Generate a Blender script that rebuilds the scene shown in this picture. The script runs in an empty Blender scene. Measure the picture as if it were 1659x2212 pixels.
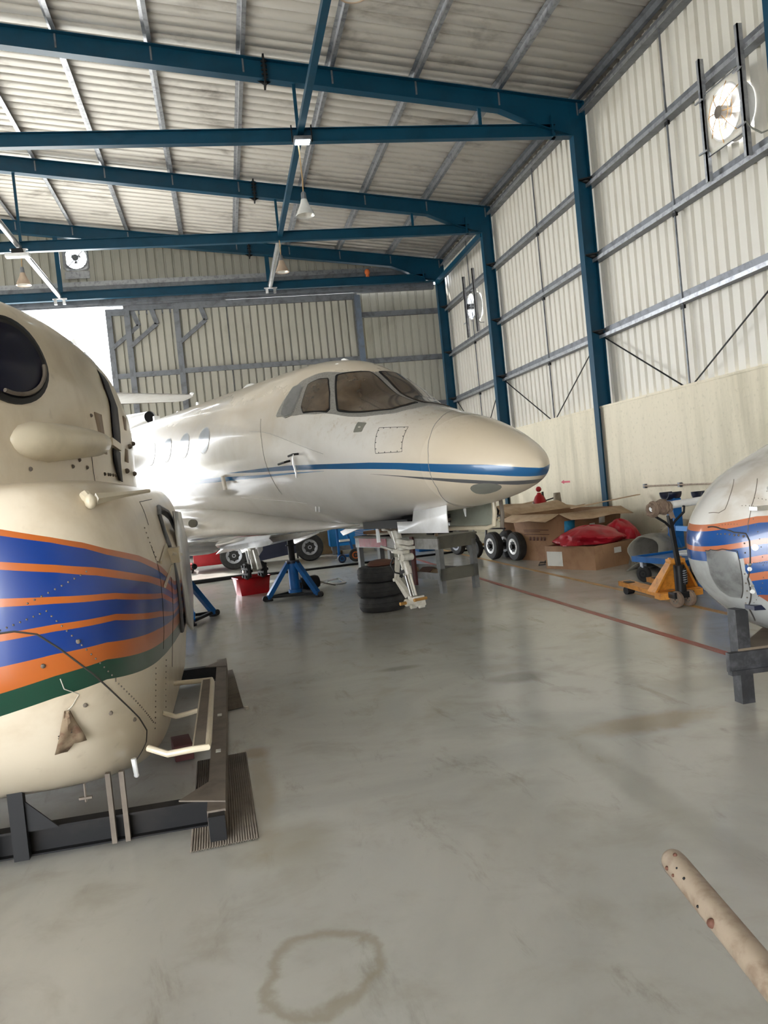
import bpy, bmesh, math, random
from mathutils import Vector, Matrix
random.seed(7)
R_ = math.radians
sc = bpy.context.scene
C = sc.collection
PI = math.pi

# ------------------------------------------------------------------ materials
def new_mat(name):
    m = bpy.data.materials.new(name); m.use_nodes = True
    nt = m.node_tree
    return m, nt, nt.nodes['Principled BSDF']
def lk(nt, a, b): nt.links.new(a, b)
def val(nt, v):
    n = nt.nodes.new('ShaderNodeValue'); n.outputs[0].default_value = v; return n.outputs[0]
def mth(nt, op, a, b=None, c=None):
    n = nt.nodes.new('ShaderNodeMath'); n.operation = op
    for i, q in enumerate((a, b, c)):
        if q is None: continue
        if isinstance(q, (int, float)): n.inputs[i].default_value = q
        else: lk(nt, q, n.inputs[i])
    return n.outputs[0]
def noise(nt, scale, detail=3, vec=None, dist=0.0, rough=.5):
    n = nt.nodes.new('ShaderNodeTexNoise'); n.inputs['Scale'].default_value = scale
    n.inputs['Detail'].default_value = detail; n.inputs['Distortion'].default_value = dist
    n.inputs['Roughness'].default_value = rough
    if vec is not None: lk(nt, vec, n.inputs['Vector'])
    return n.outputs['Fac']
def coords(nt, kind='Object', scale=None):
    t = nt.nodes.new('ShaderNodeTexCoord'); o = t.outputs[kind]
    if scale:
        mp = nt.nodes.new('ShaderNodeMapping'); mp.inputs['Scale'].default_value = scale
        lk(nt, o, mp.inputs['Vector']); o = mp.outputs[0]
    return o
def mixc(nt, f, a, b):
    n = nt.nodes.new('ShaderNodeMix'); n.data_type = 'RGBA'
    if isinstance(f, (int, float)): n.inputs[0].default_value = f
    else: lk(nt, f, n.inputs[0])
    for i, q in ((6, a), (7, b)):
        if isinstance(q, tuple): n.inputs[i].default_value = q + (1,)
        else: lk(nt, q, n.inputs[i])
    return n.outputs[2]
def ss(nt, x, lo, hi):
    n = nt.nodes.new('ShaderNodeMapRange'); n.interpolation_type = 'SMOOTHSTEP'
    lk(nt, x, n.inputs[0]); n.inputs[1].default_value = lo; n.inputs[2].default_value = hi
    return n.outputs[0]
def bump(nt, h, bs, strength=.2, dist=.01):
    n = nt.nodes.new('ShaderNodeBump'); n.inputs['Strength'].default_value = strength
    n.inputs['Distance'].default_value = dist
    lk(nt, h, n.inputs['Height']); lk(nt, n.outputs[0], bs.inputs['Normal'])
def mat(name, col, rough=.5, metal=0., dirt=None, dscale=4., damt=.5, coat=0., bmp=0., bscale=30., emit=None, spec=None):
    m, nt, bs = new_mat(name)
    bs.inputs['Roughness'].default_value = rough; bs.inputs['Metallic'].default_value = metal
    if coat: bs.inputs['Coat Weight'].default_value = coat; bs.inputs['Coat Roughness'].default_value = .06
    if spec is not None: bs.inputs['Specular IOR Level'].default_value = spec
    c = coords(nt)
    if dirt is None: dirt = tuple(q*.72 for q in col)
    n = noise(nt, dscale, 5, c, .3, .6)
    f = mth(nt, 'MULTIPLY', ss(nt, n, .42, .72), damt)
    lk(nt, mixc(nt, f, col, dirt), bs.inputs['Base Color'])
    if bmp: bump(nt, noise(nt, bscale, 4, c), bs, bmp)
    if emit:
        bs.inputs['Emission Color'].default_value = emit[0] + (1,); bs.inputs['Emission Strength'].default_value = emit[1]
    return m
M = {}
M['blue'] = mat('blue_steel_paint', (.0012,.050,.098), .4, dirt=(.001,.03,.055), dscale=2, damt=.5, spec=.3)
M['galv'] = mat('galvanised_steel', (.42,.43,.45), .42, .75, dirt=(.2,.2,.22), dscale=9, damt=.8)
M['galvdark'] = mat('weathered_steel', (.2,.21,.23), .5, .5, dirt=(.09,.09,.1), dscale=5, damt=.7)
M['black'] = mat('black_paint', (.009,.009,.010), .5, spec=.3)
M['blacksteel'] = mat('black_dusty_steel', (.010,.010,.011), .6, dirt=(.06,.05,.04), dscale=3, damt=.25, spec=.25)
M['duststeel'] = mat('dusty_brown_steel', (.17,.14,.11), .7, dirt=(.09,.07,.055), dscale=6, damt=.6)
M['rubber'] = mat('tyre_rubber', (.018,.018,.018), .75, dirt=(.05,.048,.045), dscale=8, damt=.6, bmp=.2, bscale=60)
M['silver'] = mat('silver_metal', (.72,.72,.72), .28, .9, dirt=(.4,.4,.4), dscale=7, damt=.5)
M['scuffed'] = mat('scuffed_grey_panel', (.36,.37,.37), .3, .55, dirt=(.16,.16,.16), dscale=6, damt=.9)
M['chrome'] = mat('chrome', (.85,.86,.88), .08, 1.)
M['white'] = mat('white_paint', (.78,.78,.77), .35, dirt=(.5,.48,.44), dscale=5, damt=.4, coat=.3)
M['cream'] = mat('cream_paint', (.70,.61,.45), .33, dirt=(.45,.38,.27), dscale=6, damt=.3, coat=.3)
M['gearwhite'] = mat('gear_white_paint', (.66,.63,.55), .35, .1, dirt=(.35,.3,.22), dscale=18, damt=.5)
M['red'] = mat('red_paint', (.36,.008,.012), .45, spec=.3, dirt=(.2,.01,.012), dscale=5, damt=.5)
M['redcloth'] = mat('red_plastic_cloth', (.36,.006,.018), .45, spec=.3, dirt=(.2,.006,.012), dscale=5, damt=.7, bmp=.7, bscale=9)
M['jackblue'] = mat('equipment_blue', (.005,.10,.32), .45, spec=.3, dirt=(.01,.05,.14), dscale=6, damt=.5)
M['cabblue'] = mat('cabinet_blue', (.01,.24,.66), .35, dirt=(.01,.15,.42), dscale=3, damt=.4)
M['navy'] = mat('navy_paint', (.006,.01,.032), .4)
M['yellow'] = mat('pallet_jack_yellow', (.66,.27,.035), .5, dirt=(.3,.11,.02), dscale=9, damt=.7)
M['orange'] = mat('orange_paint', (.55,.12,.02), .5)
M['amber'] = mat('amber_reflector', (.9,.5,.02), .3)
M['wood'] = mat('crate_wood', (.42,.27,.13), .7, dscale=10, damt=.6)
M['card'] = mat('cardboard', (.30,.165,.085), .8, dirt=(.2,.10,.05), dscale=4, damt=.6)
M['cardpale'] = mat('pale_cardboard', (.50,.36,.23), .8, dirt=(.33,.22,.13), dscale=5, damt=.6)
M['greywood'] = mat('grey_green_bench_paint', (.155,.15,.12), .6, dirt=(.09,.085,.07), dscale=5, damt=.6)
M['greyleg'] = mat('grey_bench_paint', (.22,.225,.225), .55, dirt=(.12,.12,.12), dscale=7, damt=.6)
M['benchwhite'] = mat('white_bench_paint', (.50,.50,.49), .5, dirt=(.3,.29,.27), dscale=8, damt=.7)
M['paper'] = mat('paper', (.62,.58,.50), .8, dirt=(.4,.33,.25), dscale=9, damt=.6)
M['sack'] = mat('grey_brown_cloth', (.30,.255,.19), .9, dirt=(.18,.15,.11), dscale=6, damt=.7, bmp=.5, bscale=18)
M['carpet'] = mat('grey_carpet', (.26,.24,.20), .95, dirt=(.15,.135,.11), dscale=6, damt=.7, bmp=.5, bscale=120)
M['brownrag'] = mat('brown_rag', (.22,.155,.11), .9, dirt=(.12,.08,.06), dscale=12, damt=.7, bmp=.6, bscale=30)
M['darkplastic'] = mat('dark_line', (.05,.045,.04), .6)
M['framegrey'] = mat('window_frame_grey', (.34,.33,.31), .45, .4, dirt=(.18,.17,.15), dscale=60, damt=.6, bmp=.15, bscale=150)
M['dustglass'] = mat('dusty_brown_window', (.055,.037,.022), .22, dirt=(.13,.09,.055), dscale=2.6, damt=.8, coat=.6)
M['greyglass'] = mat('dusty_grey_window', (.20,.20,.20), .35, dirt=(.12,.12,.12), dscale=7, damt=.7)
M['paleglass'] = mat('pale_cabin_window', (.55,.60,.68), .12, coat=.6)
M['blackglass'] = mat('black_intake_interior', (.0015,.002,.016), .3, spec=.15)
M['void'] = mat('dark_cabin_interior', (.012,.009,.007), .7)
M['tan'] = mat('tan_tape', (.36,.27,.19), .6)
M['mesh'] = mat('black_mesh_grille', (.02,.022,.035), .5, bmp=1., bscale=250)
M['lamp'] = mat('lamp_shade_beige', (.52,.40,.30), .4, .3)
M['lampin'] = mat('lamp_reflector', (.85,.83,.78), .2, .3)
M['led'] = mat('led_lens', (.9,.95,1.), .3, emit=((.8,.95,1.), 9.))
M['diffuser'] = mat('white_diffuser', (.85,.85,.85), .4)
M['copper'] = mat('brass_fitting', (.5,.27,.08), .4, .7)
M['greypaint'] = mat('grey_paint', (.20,.20,.17), .45)
M['innergrey'] = mat('grey_green_door_inner', (.26,.27,.22), .35, dirt=(.18,.18,.14), dscale=6, damt=.6, coat=.3)
M['label'] = mat('blue_label', (.02,.28,.52), .5, dirt=(.01,.12,.3), dscale=14, damt=.8)
M['whitelabel'] = mat('white_label', (.6,.58,.52), .6)
M['print'] = mat('dark_print', (.13,.055,.035), .8)
M['ink'] = mat('black_ink', (.03,.025,.02), .8)
M['tag'] = mat('faded_flag_cloth', (.26,.19,.12), .85, dirt=(.14,.07,.04), dscale=22, damt=.9)
M['bluegrey'] = mat('blue_grey_steel', (.16,.20,.27), .45, .4, dirt=(.12,.13,.15), dscale=4, damt=.7)
M['pinkred'] = mat('wall_arrow_red', (.62,.10,.14), .6)
M['streakwood'] = mat('black_streaked_timber', (.022,.023,.026), .5, dirt=(.12,.12,.13), dscale=14, damt=.4)
M['tray'] = mat('brown_timber_top', (.18,.14,.10), .7, dscale=8, damt=.6)
M['tube'] = mat('weathered_tube', (.40,.32,.24), .45, dirt=(.24,.17,.12), dscale=16, damt=.9, bmp=.1)
M['brick'] = mat('dark_red_block', (.11,.035,.035), .8)

def lerp_curve(nt, x, pts, x0, x1, y0, y1):
    """piecewise-linear y(x) as a Float Curve"""
    nx = nt.nodes.new('ShaderNodeMapRange'); lk(nt, x, nx.inputs[0])
    nx.inputs[1].default_value = x0; nx.inputs[2].default_value = x1
    fc = nt.nodes.new('ShaderNodeFloatCurve'); lk(nt, nx.outputs[0], fc.inputs['Value'])
    cv = fc.mapping.curves[0]
    P = sorted(((a-x0)/(x1-x0), (b-y0)/(y1-y0)) for a, b in pts)
    P = [q for q in P if 0 <= q[0] <= 1]
    cv.points[0].location = P[0]; cv.points[-1].location = P[-1]
    for q in P[1:-1]: cv.points.new(*q)
    for q in cv.points: q.handle_type = 'VECTOR'
    fc.mapping.extend = 'HORIZONTAL'; fc.mapping.update()
    o = nt.nodes.new('ShaderNodeMapRange'); o.clamp = False; lk(nt, fc.outputs[0], o.inputs[0])
    o.inputs[3].default_value = y0; o.inputs[4].default_value = y1
    return o.outputs[0]

def floor_mat():
    m, nt, bs = new_mat('polished_concrete_floor')
    c = coords(nt)
    n1 = noise(nt, .55, 6, c, .8, .6); n2 = noise(nt, 2.2, 6, c, .35, .6); n3 = noise(nt, .25, 3, c)
    c4 = coords(nt, 'Object', (1.2, .35, 1)); n4 = noise(nt, 3.5, 6, c4, .5, .7)
    col = mixc(nt, ss(nt, n1, .35, .65), (.43,.42,.385), (.52,.505,.455))
    col = mixc(nt, mth(nt, 'MULTIPLY', ss(nt, n2, .47, .72), .5), col, (.34,.31,.255))
    col = mixc(nt, mth(nt, 'MULTIPLY', ss(nt, n4, .55, .74), .6), col, (.27,.245,.20))
    # brown stains
    def spot(x, y, rx, ry, a, colr, ring=False):
        nonlocal col
        sp = nt.nodes.new('ShaderNodeSeparateXYZ'); lk(nt, c, sp.inputs[0])
        dx = mth(nt, 'MULTIPLY', mth(nt, 'ADD', sp.outputs[0], -x), 1/rx)
        dy = mth(nt, 'MULTIPLY', mth(nt, 'ADD', sp.outputs[1], -y), 1/ry)
        r = mth(nt, 'SQRT', mth(nt, 'ADD', mth(nt, 'MULTIPLY', dx, dx), mth(nt, 'MULTIPLY', dy, dy)))
        r = mth(nt, 'ADD', r, mth(nt, 'MULTIPLY', mth(nt, 'ADD', n2, -.5), 1.6))
        if ring:
            f = mth(nt, 'MULTIPLY', ss(nt, r, .75, .98), mth(nt, 'SUBTRACT', 1., ss(nt, r, 1.0, 1.18)))
        else:
            f = mth(nt, 'SUBTRACT', 1., ss(nt, r, .35, 1.15))
        col = mixc(nt, mth(nt, 'MULTIPLY', f, a), col, colr)
    spot(2.45, 4.75, .55, .22, .75, (.27,.20,.11))
    spot(2.15, 6.3, .3, .2, .6, (.20,.185,.16))
    spot(1.35, 7.2, .25, .1, .5, (.20,.185,.16))
    spot(.17, 2.82, .20, .24, .6, (.30,.255,.18), True)
    spot(.12, 3.9, .28, .3, .5, (.30,.26,.19))
    spot(.02, 4.7, .1, .9, .6, (.33,.26,.17))
    spot(1.9, 3.9, .12, 1.6, .35, (.28,.26,.22))
    spot(3.2, 5.4, .5, .3, .4, (.26,.24,.20))
    spot(.0, 5.4, .12, .14, .6, (.30,.22,.14))
    lk(nt, col, bs.inputs['Base Color'])
    bs.inputs['Specular IOR Level'].default_value = .7
    r = nt.nodes.new('ShaderNodeMapRange'); lk(nt, n2, r.inputs[0])
    r.inputs[3].default_value = .12; r.inputs[4].default_value = .27
    lk(nt, r.outputs[0], bs.inputs['Roughness'])
    bump(nt, noise(nt, 1.3, 3, c, .4), bs, .06, .02)
    return m
def masonry_mat():
    m, nt, bs = new_mat('stained_cream_plaster')
    cs = coords(nt, 'Object', (1, 1, .12)); c = coords(nt)
    n1 = noise(nt, 1.6, 6, cs, .3, .65); n2 = noise(nt, 1.1, 5, c, .5); n3 = noise(nt, 14, 4, c)
    sp = nt.nodes.new('ShaderNodeSeparateXYZ'); lk(nt, c, sp.inputs[0])
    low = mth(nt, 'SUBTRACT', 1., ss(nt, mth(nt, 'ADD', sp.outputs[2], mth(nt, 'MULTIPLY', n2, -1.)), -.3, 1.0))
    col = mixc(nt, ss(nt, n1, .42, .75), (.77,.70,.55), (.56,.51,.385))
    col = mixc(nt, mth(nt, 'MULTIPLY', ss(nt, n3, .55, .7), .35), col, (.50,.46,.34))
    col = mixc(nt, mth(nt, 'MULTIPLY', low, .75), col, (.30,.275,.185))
    lk(nt, col, bs.inputs['Base Color']); bs.inputs['Roughness'].default_value = .8
    bump(nt, n3, bs, .3, .01)
    return m
def sheet_mat(name, a, b, amount, streak=(1, 1, .1), lo=.5, hi=.75, metal=0., rough=.5):
    m, nt, bs = new_mat(name)
    cs = coords(nt, 'Object', streak); c = coords(nt)
    n1 = noise(nt, 2.2, 6, cs, .3, .65); n2 = noise(nt, .8, 5, c, .6, .6)
    f = mth(nt, 'MULTIPLY', ss(nt, mth(nt, 'MULTIPLY', mth(nt, 'ADD', n1, n2), .5), lo, hi), amount)
    lk(nt, mixc(nt, f, a, b), bs.inputs['Base Color'])
    bs.inputs['Roughness'].default_value = rough; bs.inputs['Metallic'].default_value = metal
    bump(nt, noise(nt, 5, 2, c), bs, .05, .01)
    return m
M['floor'] = floor_mat(); M['masonry'] = masonry_mat()
M['wallsheet'] = sheet_mat('cream_corrugated_sheet', (.70,.67,.60), (.50,.45,.36), .6)
M['roofsheet'] = sheet_mat('soot_stained_roof_sheet', (.70,.66,.60), (.17,.145,.12), .85, (.3, .8, 1), .50, .70)
M['doorsheet'] = sheet_mat('weathered_door_sheet', (.43,.415,.355), (.27,.255,.20), .8)
M['concrete_out'] = mat('outdoor_concrete', (.55,.54,.5), .8, dscale=1)
M['redline'] = mat('red_floor_paint', (.36,.09,.065), .45, dirt=(.27,.14,.11), dscale=3, damt=.7)
M['yelline'] = mat('faded_yellow_floor_paint', (.46,.25,.07), .45, dirt=(.36,.27,.15), dscale=3, damt=.8)
M['slat'] = mat('louvre_pale_blue', (.45,.55,.72), .4)

# ------------------------------------------------------------------ geometry builder
class G:
    def __init__(s): s.bm = bmesh.new(); s.mats = []; s.cur = 0
    def m(s, name):
        if name not in s.mats: s.mats.append(name)
        s.cur = s.mats.index(name); return s
    def _v(s, ps): return [s.bm.verts.new(p) for p in ps]
    def face(s, vs):
        try: f = s.bm.faces.new(vs); f.material_index = s.cur; return f
        except ValueError: return None
    def poly(s, ps): s.face(s._v(ps)); return s
    def box(s, c, d, rot=None, bev=0.):
        n0 = set(s.bm.faces)
        r = bmesh.ops.create_cube(s.bm, size=1.)
        vs = r['verts']; T = Matrix.Translation(c)
        if rot is not None:
            T = T @ (rot.to_4x4() if not isinstance(rot, (int, float)) else Matrix.Rotation(rot, 4, 'Z'))
        T = T @ Matrix.Diagonal((d[0], d[1], d[2], 1))
        bmesh.ops.transform(s.bm, matrix=T, verts=vs)
        if bev:
            es = list({e for v in vs for e in v.link_edges})
            bmesh.ops.bevel(s.bm, geom=es, offset=bev, segments=2, affect='EDGES', profile=.6)
        for f in s.bm.faces:
            if f not in n0: f.material_index = s.cur
        return s
    def b2(s, a, b, bev=0.):
        return s.box([(a[i]+b[i])/2 for i in range(3)], [abs(b[i]-a[i]) for i in range(3)], None, bev)
    def beam(s, p0, p1, w, h, up=(0, 0, 1)):
        """rectangular bar from p0 to p1; h measured along up"""
        p0 = Vector(p0); p1 = Vector(p1); d = (p1-p0); L = d.length; d.normalize()
        u = Vector(up); u = (u - d*u.dot(d)).normalized(); x = d.cross(u)
        R = Matrix((d, x, u)).transposed()
        return s.box((p0+p1)/2, (L, w, h), R)
    def ring(s, c, ax, r, n, start=None):
        ax = Vector(ax).normalized()
        a = ax.orthogonal().normalized() if start is None else (Vector(start)-ax*Vector(start).dot(ax)).normalized()
        b = ax.cross(a)
        return [Vector(c)+a*r*math.cos(2*PI*i/n)+b*r*math.sin(2*PI*i/n) for i in range(n)]
    def loft(s, rings, caps=(True, True), closed=True):
        V = [s._v(r) for r in rings]; n = len(V[0])
        for i in range(len(V)-1):
            for j in range(n if closed else n-1):
                s.face((V[i][j], V[i][(j+1) % n], V[i+1][(j+1) % n], V[i+1][j]))
        if caps[0]: s.face(list(reversed(V[0])))
        if caps[1]: s.face(V[-1])
        return s
    def cyl(s, p0, p1, r, r2=None, n=20, caps=(True, True)):
        p0 = Vector(p0); p1 = Vector(p1); ax = p1-p0; r2 = r if r2 is None else r2
        st = ax.orthogonal()
        return s.loft([s.ring(p0, ax, r, n, st), s.ring(p1, ax, r2, n, st)], caps)
    def tube(s, pts, r, n=8, closed=False):
        pts = [Vector(p) for p in pts]; rings = []; K = len(pts)
        prev = None
        for i, p in enumerate(pts):
            if closed: t = pts[(i+1) % K]-pts[i-1]
            else: t = pts[min(i+1, K-1)]-pts[max(i-1, 0)]
            if t.length < 1e-9: t = Vector((0, 0, 1))
            t.normalize()
            if prev is None: prev = t.orthogonal().normalized()
            a = (prev - t*prev.dot(t)).normalized(); prev = a; b = t.cross(a)
            rr = r[i] if isinstance(r, (list, tuple)) else r
            rings.append([p+a*rr*math.cos(2*PI*j/n)+b*rr*math.sin(2*PI*j/n) for j in range(n)])
        if closed: rings.append(rings[0])
        return s.loft(rings, (not closed, not closed))
    def lathe(s, prof, o=(0, 0, 0), ax=(0, 0, 1), n=28, caps=(True, True)):
        o = Vector(o); ax = Vector(ax).normalized(); st = ax.orthogonal()
        return s.loft([s.ring(o+ax*z, ax, max(r, 1e-4), n, st) for r, z in prof], caps)
    def prism(s, pts, d):
        """extrude a polygon of 3-D points by vector d"""
        a = [Vector(p) for p in pts]; b = [p+Vector(d) for p in a]
        return s.loft([a, b])
    def sphere(s, c, r, n=14, sc_=(1, 1, 1)):
        pr = [(max(1e-4, math.sin(PI*i/n)), -math.cos(PI*i/n)) for i in range(n+1)]
        c = Vector(c); rings = []
        for q, z in pr:
            rings.append([c+Vector((q*math.cos(2*PI*j/(2*n))*r*sc_[0], q*math.sin(2*PI*j/(2*n))*r*sc_[1], z*r*sc_[2])) for j in range(2*n)])
        return s.loft(rings)
    def grid(s, rows):
        V = [s._v(r) for r in rows]
        for i in range(len(V)-1):
            for j in range(len(V[0])-1): s.face((V[i][j], V[i][j+1], V[i+1][j+1], V[i+1][j]))
        return s

def obj(name, g, mt=None, parent=None, loc=(0, 0, 0), rz=0., label=None, cat=None, group=None, kind=None, ang=35, solid=0.):
    bm = g.bm
    bmesh.ops.remove_doubles(bm, verts=bm.verts, dist=1e-5)
    bmesh.ops.recalc_face_normals(bm, faces=bm.faces)
    me = bpy.data.meshes.new(name); bm.to_mesh(me); bm.free()
    if mt: me.materials.append(M[mt] if isinstance(mt, str) else mt)
    else:
        for k in g.mats: me.materials.append(M[k])
    me.polygons.foreach_set('use_smooth', [True]*len(me.polygons))
    me.set_sharp_from_angle(angle=R_(ang))
    o = bpy.data.objects.new(name, me); C.objects.link(o)
    o.location = loc; o.rotation_euler = (0, 0, rz)
    if parent: o.parent = parent
    if solid:
        md = o.modifiers.new('thickness', 'SOLIDIFY'); md.thickness = solid; md.offset = 0
    tag(o, label, cat, group, kind)
    return o
def tag(o, label=None, cat=None, group=None, kind=None):
    if label: o['label'] = label
    if cat: o['category'] = cat
    if group: o['group'] = group
    if kind: o['kind'] = kind
    return o
def thing(name, label, cat, loc=(0, 0, 0), rz=0., group=None, kind=None):
    o = bpy.data.objects.new(name, None); C.objects.link(o); o.empty_display_size = .2
    o.location = loc; o.rotation_euler = (0, 0, rz)
    return tag(o, label, cat, group, kind)
def copy_tree(o, parent=None):
    c = o.copy(); C.objects.link(c)
    if parent: c.parent = parent
    for ch in [q for q in o.children]: copy_tree(ch, c)
    return c

# ------------------------------------------------------------------ camera
CH = 1.65; yaw, pitch, roll = .1871, -.0315, -.0994
F = Vector((math.sin(yaw)*math.cos(pitch), math.cos(yaw)*math.cos(pitch), math.sin(pitch)))
r0 = Vector((math.cos(yaw), -math.sin(yaw), 0)); u0 = r0.cross(F)
Rv = r0*math.cos(roll)+u0*math.sin(roll); Uv = -r0*math.sin(roll)+u0*math.cos(roll)
cd = bpy.data.cameras.new('camera'); cam = bpy.data.objects.new('camera', cd); C.objects.link(cam)
cam.matrix_world = Matrix(((Rv.x, Uv.x, -F.x, 0), (Rv.y, Uv.y, -F.y, 0), (Rv.z, Uv.z, -F.z, CH), (0, 0, 0, 1)))
cd.sensor_fit = 'HORIZONTAL'; cd.sensor_width = 36; cd.lens = 36*1765.9/1659; cd.clip_start = .05; cd.clip_end = 500
sc.camera = cam

# ------------------------------------------------------------------ building shell
XG, XM, XC = 7.56, 7.36, 7.28          # girt face, masonry face, column flange face
Y0, Y1, Y2, Y3 = 9.16, 14.94, 20.72, 25.50
YB, YF = -8.5, 26.45                   # unseen front wall with an added opening, end wall
HT, ZE, SL, XR = 8.05, 8.70, .1345, -7.3
XL = 2*XR-XG
def zraf(x): return ZE+SL*(XG-x) if x > XR else ZE+SL*(x-XL)
g = G(); g.poly([(XL-.5, YB-3, 0), (8.2, YB-3, 0), (8.2, YF+.15, 0), (XL-.5, YF+.15, 0)])
obj('floor', g, 'floor', kind='structure')
g = G(); g.poly([(-60, YF+.15, -.02), (60, YF+.15, -.02), (60, 90, -.02), (-60, 90, -.02)])
g.poly([(-60, -70, -.02), (60, -70, -.02), (60, YB-3, -.02), (-60, YB-3, -.02)])
obj('ground', g, 'concrete_out', kind='structure')
g = G(); g.b2((3.845, 5.0, .001), (3.925, YF, .003)); obj('trim_1', g, 'redline', kind='structure')
g = G(); g.b2((4.85, 5.5, .001), (4.93, YF, .003)); obj('trim_2', g, 'yelline', kind='structure')
# masonry lower wall on the right
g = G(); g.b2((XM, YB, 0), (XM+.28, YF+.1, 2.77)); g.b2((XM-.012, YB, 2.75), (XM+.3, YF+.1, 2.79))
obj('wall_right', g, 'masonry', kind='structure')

def profile(L, per, pan, dep, fl=.22):
    """(distance, depth) points of trapezoidal sheeting"""
    out = [(0, 0)]; x = 0
    sl = (per-pan)*fl
    while x < L:
        out += [(x+pan, 0), (x+pan+sl, dep), (x+per-sl, dep), (x+per, 0)]; x += per
    return [(min(a, L), b) for a, b in out]
def sheeting(g, o, u, nrm, L, v0, v1, per=.27, pan=.19, dep=.035, rows=None, holes=()):
    """vertical sheeting: runs along u, stands along z from v0(t) to v1(t); nrm = direction away from the room"""
    o = Vector(o); u = Vector(u); nrm = Vector(nrm); Z = Vector((0, 0, 1))
    pr = profile(L, per, pan, dep)
    if rows is None: rows = [0, 1]
    V = []
    for r in rows:
        V.append([g.bm.verts.new(o+u*t+nrm*d+Z*(v0(t)+(v1(t)-v0(t))*r)) for t, d in pr])
    for i in range(len(rows)-1):
        for j in range(len(pr)-1):
            c = sum((q.co for q in (V[i][j], V[i][j+1], V[i+1][j+1], V[i+1][j])), Vector())/4
            if any((c-Vector(h[0])).length < h[1] for h in holes): continue
            if (V[i][j].co-V[i][j+1].co).length < 1e-6: continue
            g.face((V[i][j], V[i][j+1], V[i+1][j+1], V[i+1][j]))
    return g
def rows_for(a, b, lo, hi, step):
    r = [0.]; z = lo
    while z <= hi: r.append((z-a)/(b-a)); z += step
    return r+[1.]
XW = 7.67
FAN1 = (10.53, 6.44); FAN2 = (22.75, 6.55); FAN3 = (-3.75, 9.48)
g = G()
zt_ = ZE+.12
for y0, y1 in ((YB, YF+.1),):
    sheeting(g, (XW, y0, 0), (0, 1, 0), (1, 0, 0), y1-y0, lambda t: 2.70, lambda t: zt_+.16, per=.265, pan=.17, dep=.065,
             rows=rows_for(2.70, zt_, 6.0, 7.0, .045), holes=(((XW, FAN1[0], FAN1[1]), .37), ((XW, FAN2[0], FAN2[1]), .37)))
obj('wall_right', g, 'wallsheet', kind='structure')
g = G(); sheeting(g, (XL-.1, YB, 0), (0, 1, 0), (-1, 0, 0), YF-YB, lambda t: 0, lambda t: zt_)
obj('wall_left', g, 'wallsheet', kind='structure')
# roof sheeting, ribs run down the slope
def roof_half(xa, xb):
    g = G(); pr = profile(YF+.3-YB, .30, .24, .13, .10)
    n = 2; V = []
    for k in range(n):
        x = xa+(xb-xa)*k/(n-1)
        V.append([(x, YB+t, zraf(x)+.135+d) for t, d in pr])
    return g.grid(V)
obj('ceiling', roof_half(XG+.35, XR), 'roofsheet', kind='structure', solid=.004)
obj('ceiling', roof_half(XL-.35, XR), 'roofsheet', kind='structure', solid=.004)

# end wall: gable sheeting, fixed side panel, door opening, sliding leaves
YD = 26.35
g = G()
sheeting(g, (XL, YD, 0), (1, 0, 0), (0, 1, 0), 30.0, lambda t: 8.42, lambda t: zraf(XL+t)+.14, per=.26, pan=.19, dep=.04,
         rows=[0]+[i/40 for i in range(1, 40)]+[1], holes=(((FAN3[0], YD, FAN3[1]), .33),))
obj('wall_back', g, 'doorsheet', kind='structure')
g = G()
sheeting(g, (4.7, YD-.1, 0), (1, 0, 0), (0, 1, 0), 3.0, lambda t: 0, lambda t: 8.1, per=.26, pan=.19, dep=.04)
sheeting(g, (XL, YD-.1, 0), (1, 0, 0), (0, 1, 0), 4.6, lambda t: 0, lambda t: 8.1, per=.26, pan=.19, dep=.04)
obj('wall_back', g, 'doorsheet', kind='structure')
def tex_beam(name, a, b, w, h, m_, label, cat='beam', kind=None, group=None):
    g = G(); g.beam(a, b, w, h); return obj(name, g, m_, label=label, cat=cat, kind=kind, group=group)
# lintel and track members above the doors
g = G()
for y, z0, z1, mm in ((26.28, 8.60, 8.74, 'galv'), (26.22, 8.44, 8.58, 'galvdark'), (26.10, 8.20, 8.43, 'black')):
    g.m(mm).b2((-18, y-.05, z0), (7.4, y+.05, z1))
obj('door_track', g, label='dark stacked sliding door track above the hangar door, under the gable fan', cat='door track')
g = G(); g.b2((-18, 25.95, 7.90), (7.3, 26.12, 8.14)); g.b2((-18, 25.90, 7.96), (7.3, 25.95, 8.0))
for k in range(24):
    g.cyl((-17.6+k*1.05, 26.03, 8.14), (-17.6+k*1.05, 26.03, 8.17), .03, n=8)
obj('lintel', g, 'galvdark', label='grey steel lintel directly below the far blue tie beam, over the sliding doors', cat='lintel')
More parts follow.
